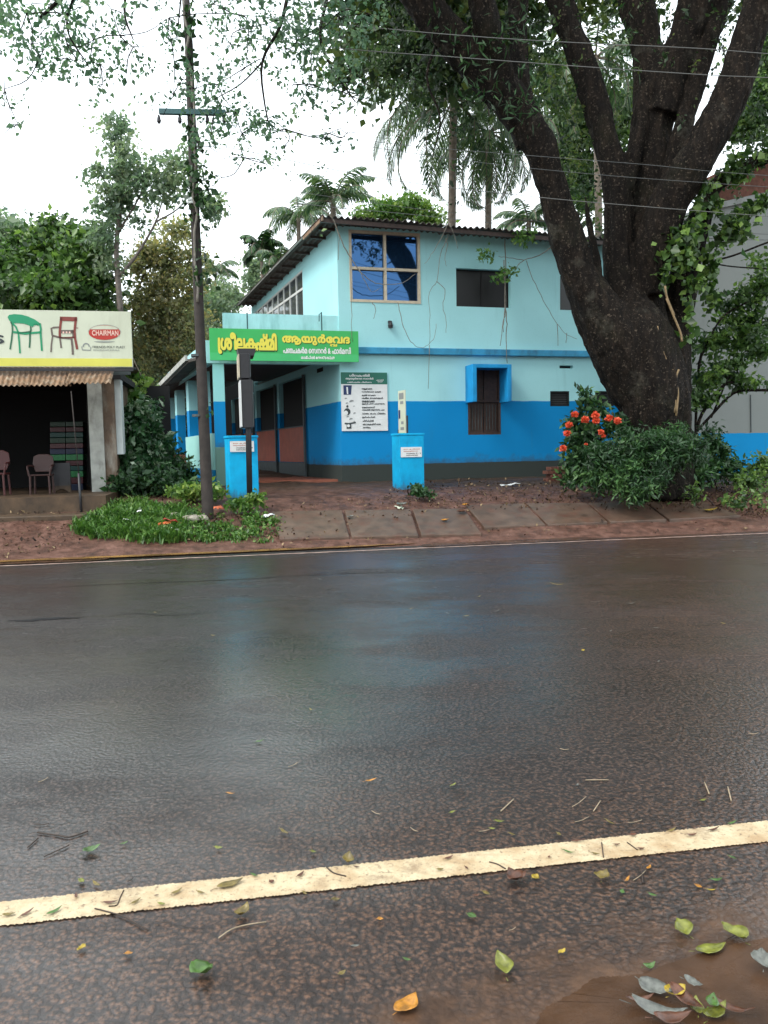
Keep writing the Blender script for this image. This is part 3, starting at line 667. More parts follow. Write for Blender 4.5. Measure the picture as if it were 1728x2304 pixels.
# ================================================================== NEIGHBOUR BUILDING (right)
nb0 = G(1640, 1064); Nn = Fn
def NP(u, v, off=0): return onplane(u, v, nb0+Fn*off, Fn)
NBt = thing('neighbour_building', 'grey cement building with blue dado and laterite gable beyond the big tree', 'building', nb0)
M['nb'] = paintmat('grey_cement_blue_dado', NP(1640, 975).z, 0, (.24, .26, .25), (.003, .26, .58), (.2, .2, .2), stain=(.07, .08, .07))
P = [NP(1500, 1075), NP(1950, 1075), NP(1950, 395), NP(1728, 443), NP(1605, 470), NP(1500, 505)]
for i in (0, 1): P[i].z = nb0.z-.4
MB().slab(P, tuple(-Fn*.25)).build('wall', M['nb'], NBt)
MB().slab([NP(1500, 508, .003), NP(1605, 473, .003), NP(1728, 446, .003), NP(1950, 398, .003), NP(1950, 385, .003), NP(1728, 433, .003), NP(1605, 460, .003), NP(1500, 495, .003)], tuple(Fn*.12)).build('coping', M['concrete'], NBt)
MB().slab([NP(1560, 500, -.6), NP(1950, 440, -.6), NP(1950, 250, -.6), NP(1600, 395, -.6)], tuple(-Fn*.25)).build('gable_wall', M['laterite'], NBt)
a = NP(1560, 420, .5); b_ = NP(1950, 235, .5)
MB().slab([a, b_, b_-Fn*6, a-Fn*6], .14).build('roof', M['sheet'], NBt)
MB().tube([NP(1689, 888, .02), NP(1690, 972, .02)], .012, 6).build('drain_pipe', M['greypaint'], NBt)
bp = NP(1500, 1075, -.25); MB().slab([Vector((bp.x, bp.y, nb0.z-.4)), Vector((bp.x, bp.y, NP(1500, 505).z)), Vector((bp.x, bp.y, NP(1500, 505).z))+Sd*5, Vector((bp.x, bp.y, nb0.z-.4))+Sd*5], tuple(Fd*.2)).build('wall', M['nb'], NBt)
# ================================================================== SHOP (left)
shp = atY(225, 1105, 14.8)
def SH(u, v, off=0): return onplane(u, v, shp-RN*off, RN)
SHt = thing('shop_building', 'old open-fronted furniture shop with whitewashed pillar and rusty awning', 'shop', (shp.x, shp.y, gz(shp.x, shp.y)))
Rd = RD; Rn = RN
zf = SH(120, 1118, 1.5).z; 
fe = SH(238, 1118, 1.5); le = SH(-420, 1118, 1.5); fe.z = zf; le.z = zf
MB().slab([le, fe, fe+Rn*5, le+Rn*5], .7).build('floor', M['step'], SHt)
se = SH(215, 1160, 2.05); sl_ = SH(-420, 1160, 2.05); se.z = sl_.z = SH(100, 1160, 2.05).z
o = MB().slab([sl_, se, se+Rn*.54, sl_+Rn*.54], .5).build('step', M['step'], SHt); bevel(o, .02)
def pill(u0, u1, vt, off, dep, mt, name):
    a = SH(u0, 1000, off); b_ = SH(u1, 1000, off); t_ = SH((u0+u1)/2, vt, off).z
    return MB().box(Vector((a.x, a.y, zf-.02)), b_-a+UP*(a.z-b_.z), Rn*dep, UP*(t_-zf+.02)).build(name, mt, SHt)
pill(202, 234, 850, 0, .25, M['whitewash'], 'pillar')
pill(234.5, 262, 845, -.05, 3, M['brownstain'], 'side_wall')
a = SH(262.5, 1000, -.1); b_ = SH(277, 1000, -.1); t_ = SH(270, 842, -.1).z
MB().box(Vector((a.x, a.y, SH(270, 1022, -.1).z)), b_-a+UP*(a.z-b_.z), Rn*.3, UP*(t_-SH(270, 1022, -.1).z)).build('side_pillar', M['whitewash2'], SHt)
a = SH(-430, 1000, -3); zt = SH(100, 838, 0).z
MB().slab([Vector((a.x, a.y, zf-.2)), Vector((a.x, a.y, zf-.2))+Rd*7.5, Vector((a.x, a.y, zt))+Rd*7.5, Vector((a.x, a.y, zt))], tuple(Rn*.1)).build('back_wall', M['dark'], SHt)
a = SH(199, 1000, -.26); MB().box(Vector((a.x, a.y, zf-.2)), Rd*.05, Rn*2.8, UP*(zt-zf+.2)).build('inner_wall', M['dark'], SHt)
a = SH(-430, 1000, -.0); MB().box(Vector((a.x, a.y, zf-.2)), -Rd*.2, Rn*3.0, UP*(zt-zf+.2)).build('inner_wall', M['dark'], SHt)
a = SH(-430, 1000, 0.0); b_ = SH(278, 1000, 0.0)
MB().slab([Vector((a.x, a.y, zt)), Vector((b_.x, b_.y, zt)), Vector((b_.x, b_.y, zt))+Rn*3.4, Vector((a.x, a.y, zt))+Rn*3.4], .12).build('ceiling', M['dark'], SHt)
MB().slab([Vector((a.x, a.y, zt+.9))-Rn*.2, Vector((b_.x, b_.y, zt+.9))-Rn*.2, Vector((b_.x, b_.y, zt+.3))+Rn*3.6, Vector((a.x, a.y, zt+.3))+Rn*3.6], .06).build('roof', M['rust'], SHt)
# beams under hoarding (visible right end)
b2 = SH(300, 843, .3); MB().box(b2-Rd*4.5, Rd*4.45, Rn*.06, UP*.06).build('beam', M['greypaint'], SHt)
MB().box(b2-Rd*4.5+Rn*.0+UP*.10, Rd*4.55, Rn*.05, UP*.04).build('beam', M['blackmetal'], SHt)
# awning sheets
AT0 = SH(-430, 838, .55); AT1 = SH(256, 840, .55); AF0 = SH(-430, 884, 1.35); AF1 = SH(238, 855, 1.35)
AT0.z = AT1.z = AT1.z+.13
na = 7
zf0, zf1 = SH(0, 868, 1.35).z, AF1.z
for i in range(na):
    f0, f1 = i/na, (i+1)/na+.006
    a, b_ = AT0.lerp(AT1, f0), AT0.lerp(AT1, f1); 
    c_ = AF0.lerp(AF1, f0); c_.z = zf1-.05+(zf0-zf1)*(1-f0)*1.2
    c_ = c_-Rn*random.uniform(0, .06)
    ey = c_-a
    corr(a+UP*random.uniform(-.01, .012), b_-a, ey, .085, .016, .006).build('awning_sheet', M['rust'], SHt)
# hoarding
HB = SH(299, 826, 1.0)
HG = thing('shop_hoarding', 'long off-white furniture shop hoarding with a green chair, a brown chair and a red oval logo', 'signboard', (HB.x, HB.y, HB.z))
hh = SH(296, 701, 1.0).z-HB.z; hl_ = (SH(-420, 800, 1.0)-HB).dot(-Rd)
MB().box(HB-Rd*hl_+UP*.0, Rd*hl_, Rn*.07, UP*hh).build('board', M['flex'], HG)
yb = SH(297, 807, 1.0).z-HB.z
MB().box(HB-Rd*hl_-Rn*.004+UP*.01, Rd*(hl_-.01), Rn*.004, UP*(yb-.01)).build('yellow_band', M['yellowband'], HG)
MB().box(HB-Rd*hl_+UP*(-.07), Rd*hl_, Rn*.05, UP*.05).build('frame_rail', M['blackmetal'], HG)
# ================================================================== BIG TREE
TB = G(1478, 1082)+Vector((0, .35, 0)); TY = TB.y
TR_ = thing('rain_tree', 'huge dark multi-stemmed roadside tree with hanging roots and creepers in front of the clinic', 'tree', TB)
YT = 15.0
def limb(rows, n=4):
    pts = []; rad = []
    for (u, v, hw, dy) in rows:
        p = atY(u, v, YT+dy); pts.append(p); rad.append(hw*(YT+dy)/FPX*(.92 if v < 700 else .96))
    pp = smoothpath(pts, n); rr = []
    for i in range(len(pts)-1):
        for k in range(n): rr.append(rad[i]+(rad[i+1]-rad[i])*k/n)
    rr.append(rad[-1]); return pp, rr
LIMBS = {
 'trunk': [(1478, 1120, 84, .2), (1478, 1050, 80, .2), (1476, 980, 78, .1), (1468, 900, 82, 0), (1450, 820, 84, 0), (1430, 750, 78, 0), (1420, 690, 50, .1), (1418, 640, 20, .1)],
 'A': [(1450, 880, 74, 0), (1400, 790, 70, -.1), (1345, 700, 56, -.2), (1300, 610, 43, -.3), (1268, 510, 39, -.4), (1243, 420, 37, -.5), (1207, 320, 40, -.6), (1150, 225, 42, -.7), (1085, 160, 42, -.8), (1030, 100, 42, -.9), (985, 50, 42, -1.0), (940, -20, 40, -1.1), (860, -130, 36, -1.4), (740, -280, 28, -2)],
 'A2': [(1190, 330, 32, -.6), (1172, 240, 36, -.5), (1168, 140, 28, -.4), (1166, 60, 24, -.4), (1164, -60, 26, -.4), (1150, -250, 22, -.3)],
 'A3': [(1165, 260, 30, -.6), (1125, 160, 30, -.9), (1100, 80, 31, -1.1), (1085, 0, 32, -1.2), (1060, -150, 26, -1.5)],
 'B': [(1420, 760, 46, .1), (1402, 680, 38, .2), (1392, 600, 33, .2), (1390, 500, 34, .3), (1386, 420, 34, .3), (1366, 320, 29, .4), (1335, 215, 32, .5), (1298, 110, 31, .6), (1258, 0, 29, .7), (1200, -150, 24, 1)],
 'B2': [(1372, 720, 16, -.1), (1352, 640, 11, 0), (1334, 560, 9, .1), (1324, 500, 9, .1), (1318, 440, 6, .2)],
 'C': [(1460, 880, 70, .3), (1450, 790, 66, .4), (1444, 700, 56, .5), (1446, 600, 48, .5), (1452, 500, 46, .5), (1462, 400, 44, .6), (1470, 300, 40, .6), (1474, 212, 52, .6), (1455, 110, 36, .6), (1430, 0, 36, .6), (1395, -150, 32, .7), (1350, -280, 26, .9)],
 'C2': [(1485, 260, 46, .5), (1515, 160, 42, .4), (1545, 80, 40, .3), (1570, 0, 44, .2), (1600, -120, 38, 0)],
 'C3': [(1412, 430, 16, .2), (1426, 350, 19, .3), (1442, 260, 22, .4), (1450, 200, 24, .5)],
 'D': [(1452, 660, 44, .2), (1470, 560, 46, 0), (1500, 465, 46, -.2), (1550, 385, 46, -.4), (1604, 290, 44, -.5), (1648, 200, 42, -.6), (1680, 105, 35, -.7), (1712, 0, 38, -.8), (1760, -140, 33, -1)],
 'D2': [(1500, 440, 28, .1), (1524, 340, 22, .1), (1548, 250, 21, .2), (1572, 160, 20, .2), (1600, 60, 28, .2), (1640, -60, 26, .3)],
 'E': [(1505, 960, 50, .5), (1510, 860, 44, .6), (1518, 770, 40, .7), (1528, 690, 38, .7), (1546, 600, 34, .6), (1572, 500, 27, .5), (1594, 435, 19, .3), (1640, 392, 16, .2), (1728, 352, 14, .1), (1850, 290, 12, 0)],
 'F': [(1500, 960, 50, .7), (1510, 1010, 52, .8), (1512, 1080, 54, .9)],
}
tb = MB(); SK = {}
for k, rows in LIMBS.items():
    pp, rr = limb(rows); SK[k] = (pp, rr); tb.tube(pp, rr, 12)
# root flare
for k in range(9):
    a = 2*math.pi*k/9+.3; d = Vector((math.cos(a), math.sin(a), 0))
    tb.tube([TB+UP*.8+d*.3, TB+UP*.3+d*.55, TB+UP*.0+d*.85, TB-UP*.25+d*1.1], [.35, .25, .16, .08], 8)
raw = tb.build('trunk', M['bark'], TR_)
md = raw.modifiers.new('r', 'REMESH'); md.mode = 'VOXEL'; md.voxel_size = .034
ms_ = raw.modifiers.new('s', 'SMOOTH'); ms_.iterations = 3; ms_.factor = .5
dg = bpy.context.evaluated_depsgraph_get(); me = bpy.data.meshes.new_from_object(raw.evaluated_get(dg)); raw.modifiers.clear()
me.name = 'trunk'; raw.data = me
n = len(me.vertices); co = np.empty(n*3, np.float32); no = np.empty(n*3, np.float32)
me.vertices.foreach_get('co', co); me.vertices.foreach_get('normal', no); co = co.reshape(-1, 3); no = no.reshape(-1, 3)
dsp = np.empty(n, np.float32)
for i in range(n):
    c = co[i]; a = noise.noise(Vector((c[0]*5, c[1]*5, c[2]*1.1))); b_ = noise.noise(Vector((c[0]*14, c[1]*14, c[2]*4))); d_ = noise.noise(Vector((c[0]*1.6, c[1]*1.6, c[2]*.8)))
    dsp[i] = (.45-abs(a)*2)*.034 + b_*.02 + d_*.06
co += no*dsp[:, None]; me.vertices.foreach_set('co', co.ravel()); me.update()
me.polygons.foreach_set('use_smooth', [True]*len(me.polygons))
if not me.materials: me.materials.append(M['bark'])
# upper boughs reaching over the road (beyond and inside the frame) and the crown
twigs = MB()
def twig(rows, r0=.05, r1=.012, Y=None):
    pts = [atY(u, v, YY) for u, v, YY in rows]; pp = smoothpath(pts, 4); m = len(pp)
    rr = [r0+(r1-r0)*i/(m-1) for i in range(m)]; twigs.tube(pp, rr, 6); return pp
tw = []
tw.append(twig([(860, -130, 13.6), (760, -120, 13), (735, 0, 12.6), (720, 80, 12.5), (745, 150, 12.5), (800, 230, 12.6)], .04, .01))
tw.append(twig([(860, -130, 13.6), (680, -60, 12.6), (630, 60, 12.4), (590, 140, 12.4), (595, 230, 12.4), (610, 300, 12.4)], .04, .008))
tw.append(twig([(590, 140, 12.4), (540, 190, 12.3), (470, 230, 12.3)], .015, .006))
tw.append(twig([(740, -280, 13), (500, -220, 11.5), (300, -120, 11), (180, -40, 10.6), (90, 40, 10.4)], .08, .02))
tw.append(twig([(300, -120, 11), (280, 20, 10.8), (300, 90, 10.7)], .03, .008))
tw.append(twig([(180, -40, 10.6), (150, 60, 10.5), (200, 150, 10.5)], .02, .008))
tw.append(twig([(500, -220, 11.5), (420, -60, 11.5), (400, 60, 11.5)], .03, .008))
tw.append(twig([(1000, 60, 14), (960, 170, 14.2), (990, 260, 14.3), (980, 330, 14.4)], .03, .008))
twigs.build('branch', M['bark'], TR_, True)
cl = []   # clusters (u,v,Y,ru,rv,weight,rnd)
def C_(u, v, Y, ru, rv, n, r=.03, tone=.3): cl.append((u, v, Y, ru, rv, n, r, tone))
# top-left hanging clusters (full-resolution photo pixels)
for (u, v, ru, rv, n) in [(60, 30, 60, 40, 260), (150, 30, 40, 50, 260), (70, 100, 30, 50, 170), (90, 130, 30, 35, 130), (150, 100, 28, 28, 90), (165, 135, 22, 22, 60), (210, 90, 25, 45, 120), (270, 80, 35, 30, 110), (300, 105, 22, 22, 60), (225, 145, 20, 40, 60), (285, 165, 22, 24, 45), (10, 200, 22, 35, 90), (230, 190, 16, 14, 20), (380, 40, 30, 45, 140), (385, 90, 18, 30, 45), (20, 60, 30, 40, 120), (110, 10, 70, 20, 160), (250, 20, 40, 20, 60), (40, 280, 25, 20, 10),
                          (520, 30, 50, 40, 200), (560, 60, 50, 30, 160), (640, 40, 70, 55, 700), (670, 90, 40, 30, 200), (480, 10, 30, 30, 80), (760, 30, 60, 40, 330), (830, 30, 40, 40, 200), (800, 80, 25, 20, 60), (700, 120, 25, 45, 80), (555, 150, 20, 22, 45), (600, 130, 20, 15, 30), (640, 110, 40, 20, 90),
                          (390, 215, 16, 22, 30), (490, 190, 40, 35, 170), (440, 200, 20, 25, 40), (530, 250, 45, 45, 230), (480, 260, 30, 35, 110), (545, 300, 30, 30, 70), (600, 270, 40, 25, 100), (640, 290, 35, 20, 80), (470, 330, 30, 25, 70), (550, 355, 50, 15, 40), (600, 370, 35, 15, 30), (410, 180, 20, 20, 30), (640, 330, 15, 20, 25), (740, 300, 25, 15, 25),
                          (700, 190, 25, 45, 110), (750, 200, 25, 35, 100), (790, 160, 20, 30, 50), (660, 190, 20, 15, 20), (810, 225, 18, 18, 18), (730, 310, 20, 20, 20), (780, 300, 20, 12, 14), (500, 400, 12, 10, 6), (520, 100, 25, 15, 18)]:
    Y = 10.8 if u < 330 else (11.6 if u < 420 else 12.4)
    C_(u, v, Y, ru, rv, int(n*1.0), .025, .3)
for (u, v, ru, rv, n) in [(870, 130, 40, 60, 420), (900, 60, 40, 50, 360), (890, 190, 40, 35, 260), (930, 200, 45, 50, 340), (960, 110, 40, 40, 260), (1000, 40, 60, 40, 300), (980, 300, 50, 60, 300), (1020, 250, 40, 50, 200), (1050, 330, 40, 80, 380), (1000, 380, 35, 40, 160), (1060, 60, 50, 50, 260),
                          (1130, 240, 70, 60, 420), (1180, 130, 60, 60, 320), (1110, 130, 60, 60, 340), (1140, 40, 80, 40, 300), (1230, 60, 40, 60, 160), (1240, 180, 45, 60, 420), (1270, 260, 40, 70, 520), (1290, 350, 40, 60, 450), (1310, 420, 30, 70, 300), (1300, 140, 50, 60, 260), (1330, 500, 30, 50, 200), (1400, 30, 50, 40, 260), (1390, 120, 60, 60, 300), (1395, 230, 30, 60, 260), (1400, 300, 25, 50, 160), (1330, 20, 40, 30, 120), (1500, 40, 50, 40, 200), (1600, 60, 60, 60, 260), (1700, 120, 50, 90, 460), (1720, 250, 30, 90, 420), (1640, 130, 50, 50, 200), (1560, 160, 40, 40, 80), (1700, 330, 40, 60, 300), (1660, 420, 40, 30, 100), (1480, 130, 60, 60, 120), (1550, 260, 25, 60, 90), (1590, 340, 20, 30, 60), (1690, 30, 60, 40, 300)]:
    C_(u, v, 16.2 if 1180 < u < 1420 else 15.2, ru, rv, int(n*(.8 if u < 1100 else 1.0 if u < 1330 else .75)*(.45 if (920 < u < 1070 and v > 190) else 1)), .03, .55 if 1200 < u < 1430 else .35)
tw2 = MB(); prev = []
for (u, v, Y, ru, rv, n, r, tone) in cl:
    if Y > 12.9: continue
    c = atY(u, v, Y)
    if prev:
        q = min(prev, key=lambda x: (x-c).length); mid_ = (q+c)/2+Vector((random.gauss(0, .05), 0, random.gauss(0, .05)-.03)); L_ = (q-c).length
        if L_ < 1.2: tw2.tube(smoothpath([q, mid_, c], 3), [.009, .009, .008, .008, .007, .006, .005], 4)
        for k in range(3):
            e_ = c+Vector((random.gauss(0, ru), 0, random.gauss(0, rv)-rv*.3))*(Y/FPX)*.9; tw2.tube([c, (c+e_)/2+UP*.02, e_], [.006, .005, .003], 4)
    prev.append(c)
tw2.build('twigs', M['bark'], TR_, True)
P = []; R_ = []
for (u, v, Y, ru, rv, n, r, tone) in cl:
    c = np.array(atY(u, v, Y)); k = Y/FPX
    kk = max(2, n//11); sub = c+RNG.normal(size=(kk, 3))*np.array([ru*k*.62, .5, rv*k*.62])
    idx = RNG.integers(0, kk, n); P.append(sub[idx]+RNG.normal(size=(n, 3))*.065); R_.append(np.clip(tone+RNG.normal(size=kk)*.22, 0, 1)[idx])
PP = np.concatenate(P); RR = np.concatenate(R_); nn_ = sum(int(n*1.0) for (u, v, Y, ru, rv, n, r, tone) in cl if Y < 12.9)
leafmesh('crown', PP[:nn_], .072, M['leaf_thin'], TR_, 1.6, .1, .35, rnd=RR[:nn_]); leafmesh('crown', PP[nn_:], .082, M['leaf_big'], TR_, 1.8, .1, .45, rnd=RR[nn_:])
P = []
for (u, v, ru, rv, n) in [(1120, 200, 70, 40, 75), (1060, 130, 50, 40, 35), (1190, 230, 40, 50, 60), (1120, 90, 50, 40, 35), (1010, 60, 40, 40, 25), (1180, 60, 30, 60, 60), (1400, 90, 30, 60, 40)]:
    c = np.array(atY(u, v, 13.6)); k = 13.6/FPX; P.append(c+RNG.normal(size=(n, 3))*np.array([ru*k*.6, .1, rv*k*.6]))
leafmesh('epiphyte_leaves', np.concatenate(P), .17, M['leaf_shrub'], TR_, 5, .1, .5, rnd=np.full(sum(len(p) for p in P), .5))
# the crown above the frame (shades the yard, mirrored in the wet road)
E_ = []
for k in range(34):
    a = random.uniform(0, 1); x = -1.5+a*14; y = random.uniform(10.2, 21); z = random.uniform(10.6, 15.5)
    E_.append(((x, y, z), (1.6, 1.6, 1.0), 1))
P, R2 = blobs(E_, 420, 110, 1.0)
keep = []
leafmesh('crown', P, .22, M['leaf_big'], TR_, 1.7, .3, .2, rnd=R2)
# hanging roots / creepers over the facade (zoom-4 coordinates)
def z4(x, y): return 500+x/2.074, 440+y/2.074
VR = [[(1060, 125), (1050, 200), (1020, 270), (1000, 400), (967, 450), (968, 560), (968, 690)], [(1060, 125), (1020, 200), (985, 260), (945, 320)], [(1062, 130), (1085, 190), (1098, 250)], [(1045, 200), (1048, 235), (1040, 290), (1046, 330)],
      [(1320, 190), (1322, 350), (1322, 530), (1312, 590), (1298, 700)], [(1322, 530), (1328, 600), (1325, 700), (1328, 780)], [(1316, 300), (1318, 520), (1310, 640)],
      [(470, 60), (520, 120), (560, 220), (600, 290), (640, 350), (690, 395), (750, 415), (840, 408), (900, 365)], [(640, 345), (665, 400), (700, 450), (740, 430)], [(820, 500), (835, 570), (860, 650), (900, 700), (940, 710), (985, 670), (1000, 600)],
      [(1000, 400), (1040, 440), (1030, 520), (1045, 580), (1045, 640)], [(1420, 305), (1450, 390), (1500, 490), (1550, 580), (1600, 640), (1655, 670)], [(600, 290), (602, 420), (604, 600), (606, 680)], [(1535, 240), (1480, 280), (1410, 300), (1365, 340)], [(1410, 300), (1340, 290), (1290, 285)], [(700, 500), (715, 530), (705, 575)], [(1565, 600), (1565, 700)], [(1610, 640), (1605, 690)], [(965, 700), (960, 900)], [(525, 120), (545, 200), (540, 300)]]
for i, ln in enumerate(VR):
    pts = [FP(*z4(x, y), .42+.25*math.sin(i)) for x, y in ln]
    pp = smoothpath(pts, 4); m = len(pp); r0 = .014 if i in (4, 5, 6, 7, 13) else .009
    MB().tube([p+Vector((random.uniform(-.012, .012), 0, random.uniform(-.012, .012))) for p in pp], [r0*(1-.5*k/m) for k in range(m)], 5).build('hanging_root', M['rootbark'], TR_, True)
P = []
for (x, y, r, n) in [(1235, 270, 30, 60), (1395, 195, 34, 90), (1300, 385, 28, 50), (1330, 345, 20, 30), (1370, 350, 20, 20), (460, 175, 8, 3), (920, 100, 15, 14), (1440, 170, 25, 50), (1210, 290, 14, 14)]:
    u, v = z4(x, y); c = np.array(FP(u, v, .6)); P.append(c+RNG.normal(size=(n, 3))*np.array([r/2.074*.0105*.6, .1, r/2.074*.0105*.5]))
leafmesh('root_leaves', np.concatenate(P), .10, M['leaf_bright'], TR_, 1.7, .2, .2, rnd=np.full(sum(len(p) for p in P), .3))
# creeper stems and ivy on the right stem
def zoom5(x, y): return 1430+x/2.8725, 330+y/2.8725
CS = [[(140, 1160), (160, 1280), (200, 1380), (230, 1460), (250, 1560), (262, 1720)], [(280, 1440), (262, 1500), (275, 1600), (262, 1740)], [(200, 980), (240, 1080), (290, 1200), (300, 1260)], [(190, 900), (205, 980), (250, 1090)], [(240, 1440), (215, 1500), (240, 1620), (250, 1720)]]
for ln in CS:
    pts = [atY(*zoom5(x, y), YT-.62) for x, y in ln]; MB().tube(smoothpath(pts, 4), .02, 6).build('creeper_stem', M['yroot'], TR_, True)
IV = []
for (x, y, rx, ry, n) in [(430, 280, 45, 60, 60), (420, 400, 30, 50, 40), (350, 520, 70, 50, 90), (300, 600, 80, 60, 120), (260, 680, 80, 50, 110), (330, 740, 60, 50, 80), (190, 820, 22, 80, 40), (390, 880, 60, 35, 60), (350, 985, 25, 14, 10), (355, 1085, 35, 16, 14), (370, 1150, 25, 20, 12), (340, 1240, 25, 30, 16), (490, 700, 25, 90, 60), (480, 880, 22, 80, 50), (480, 800, 25, 60, 40), (500, 1000, 25, 50, 30), (600, 190, 60, 40, 70), (660, 100, 40, 40, 50), (700, 170, 40, 30, 40), (520, 380, 30, 50, 35), (640, 480, 80, 50, 90), (740, 410, 60, 30, 60), (800, 360, 60, 30, 60), (590, 560, 50, 60, 60), (690, 560, 40, 40, 40), (800, 80, 30, 40, 30), (840, 330, 30, 30, 30)]:
    c = np.array(atY(*zoom5(x, y), YT-.35 if x < 450 else YT+.1)); k = .0087/2.8725
    IV.append(c+RNG.normal(size=(int(n*1.3), 3))*np.array([rx*k*.6, .12, ry*k*.6]))
leafmesh('creeper_leaves', np.concatenate(IV), .13, M['leaf_lush'], TR_, 1.15, .0, .5)

# ================================================================== BACKGROUND TREES
def tree(name, label, base, paths, ells, nc, per, cr, size, lm, bark, cat='tree', group=None, elong=1.7):
    t = thing(name, label, cat, base, group)
    mb = MB()
    for pp, r0, r1 in paths:
        sp = smoothpath(pp, 4); m = len(sp); mb.tube(sp, [r0+(r1-r0)*i/(m-1) for i in range(m)], 8)
    mb.build('trunk', bark, t, True)
    P, R = blobs(ells, nc, per, cr)
    leafmesh('crown', P, size, lm, t, elong, .3, .2, rnd=R); return t
def gb(u, Y):
    p = atY(u, 1000, Y); return Vector((p.x, p.y, gz(p.x, p.y)))
b = gb(90, 26)
tree('jackfruit_tree', 'dense bright green tree rising behind the shop hoarding', b, [([b, atY(95, 800, 26), atY(100, 650, 26)], .25, .1)],
     [ell(60, 600, 26, 75, 60, 3), ell(140, 580, 26, 60, 55, 3), ell(190, 620, 25, 50, 60, 2), ell(110, 680, 24, 120, 70, 3), ell(20, 660, 25, 60, 80, 2), ell(130, 530, 26, 40, 25, 1), ell(230, 680, 25, 40, 60, 1), ell(-80, 640, 26, 80, 90, 2), ell(200, 560, 25, 25, 40, .7)], 520, 60, .5, .2, M['leaf_lush'], M['bark2'])
b = gb(10, 34)
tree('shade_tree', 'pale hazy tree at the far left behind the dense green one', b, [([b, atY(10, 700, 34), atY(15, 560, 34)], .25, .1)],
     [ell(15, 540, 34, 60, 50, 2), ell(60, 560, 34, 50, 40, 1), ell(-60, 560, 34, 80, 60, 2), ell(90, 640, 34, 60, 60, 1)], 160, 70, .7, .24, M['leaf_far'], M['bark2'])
b = gb(290, 24)
sp = atY(270, 690, 24)
tree('sparse_tree', 'tall sparse grey-green tree with open branches left of the utility pole', b,
     [([b, sp, atY(262, 560, 24), atY(275, 420, 24), atY(272, 300, 24)], .12, .03), ([atY(270, 620, 24), atY(310, 570, 24), atY(350, 500, 24), atY(365, 450, 24)], .06, .015), ([atY(268, 520, 24), atY(310, 450, 24), atY(330, 400, 24)], .04, .012), ([atY(275, 460, 24), atY(230, 400, 24), atY(205, 370, 24)], .03, .01), ([atY(350, 500, 24), atY(400, 470, 24), atY(430, 430, 24)], .03, .01)],
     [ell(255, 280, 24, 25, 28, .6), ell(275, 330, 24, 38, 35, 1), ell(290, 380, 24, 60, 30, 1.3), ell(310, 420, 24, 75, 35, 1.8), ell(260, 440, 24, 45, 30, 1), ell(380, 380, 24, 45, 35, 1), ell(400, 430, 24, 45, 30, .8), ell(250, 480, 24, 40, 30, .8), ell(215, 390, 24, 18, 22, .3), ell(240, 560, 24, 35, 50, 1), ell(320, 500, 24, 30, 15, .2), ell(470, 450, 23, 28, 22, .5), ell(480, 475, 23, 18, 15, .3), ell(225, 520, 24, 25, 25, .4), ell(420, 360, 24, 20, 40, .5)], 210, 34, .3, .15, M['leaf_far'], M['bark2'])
b = gb(380, 27)
tree('olive_tree', 'olive-brown leafy tree between the shop and the clinic behind the pole', b,
     [([b, atY(385, 800, 27), atY(380, 620, 27)], .16, .05), ([atY(385, 800, 27), atY(330, 700, 27)], .08, .03), ([atY(385, 760, 27), atY(430, 650, 27)], .07, .02), ([atY(300, 860, 27), atY(300, 700, 27), atY(330, 600, 27)], .06, .03)],
     [ell(370, 570, 27, 60, 35, 1.5), ell(400, 520, 27, 35, 25, .7), ell(340, 620, 27, 55, 50, 1.6), ell(400, 640, 27, 45, 60, 1.5), ell(350, 700, 27, 70, 50, 1.8), ell(420, 720, 27, 50, 60, 1.4), ell(360, 780, 27, 75, 50, 1.6), ell(310, 740, 27, 40, 80, 1.2), ell(440, 600, 27, 25, 50, .6), ell(350, 850, 27, 60, 60, 1), ell(420, 800, 27, 40, 40, .6)], 400, 40, .38, .14, M['leaf_brown'], M['bark2'])
b = gb(350, 30)
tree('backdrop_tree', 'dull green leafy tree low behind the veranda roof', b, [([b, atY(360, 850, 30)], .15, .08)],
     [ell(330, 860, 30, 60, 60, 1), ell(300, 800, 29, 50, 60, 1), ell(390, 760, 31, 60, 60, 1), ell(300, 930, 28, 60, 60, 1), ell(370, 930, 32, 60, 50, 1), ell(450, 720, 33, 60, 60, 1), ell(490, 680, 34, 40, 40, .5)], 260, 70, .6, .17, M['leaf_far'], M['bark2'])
b = gb(500, 36)
tree('dark_shrub_tree', 'small dark tree between the pole and the clinic roof end', b, [([b, atY(500, 700, 36)], .15, .08)],
     [ell(510, 670, 36, 30, 22, 1), ell(480, 690, 36, 20, 22, .6), ell(590, 640, 38, 40, 25, 1), ell(570, 600, 38, 20, 20, .4)], 70, 60, .5, .18, M['leaf_far'], M['bark2'])
b = gb(900, 30)
tree('roofside_tree', 'yellow-green treetop showing just above the clinic roof ridge', b, [([b, atY(900, 470, 30)], .2, .1)],
     [ell(870, 475, 30, 50, 18, 1), ell(920, 468, 30, 50, 20, 1), ell(970, 490, 30, 30, 14, .5), ell(820, 490, 30, 30, 10, .3)], 80, 60, .4, .15, M['leaf_bright'], M['bark2'])
b = gb(1420, 30)
tree('backdrop_tree', 'dark green foliage filling the gaps behind the big tree stems', b, [([b, atY(1420, 400, 30)], .3, .1)],
     [ell(1290, 300, 30, 70, 110, 2), ell(1260, 180, 30, 70, 60, 1.2), ell(1400, 250, 30, 50, 90, 1), ell(1320, 420, 30, 40, 70, 1), ell(1700, 250, 28, 60, 80, 1.4), ell(1740, 120, 28, 60, 80, 1)], 330, 60, .6, .2, M['leaf_lush'], M['bark2'])
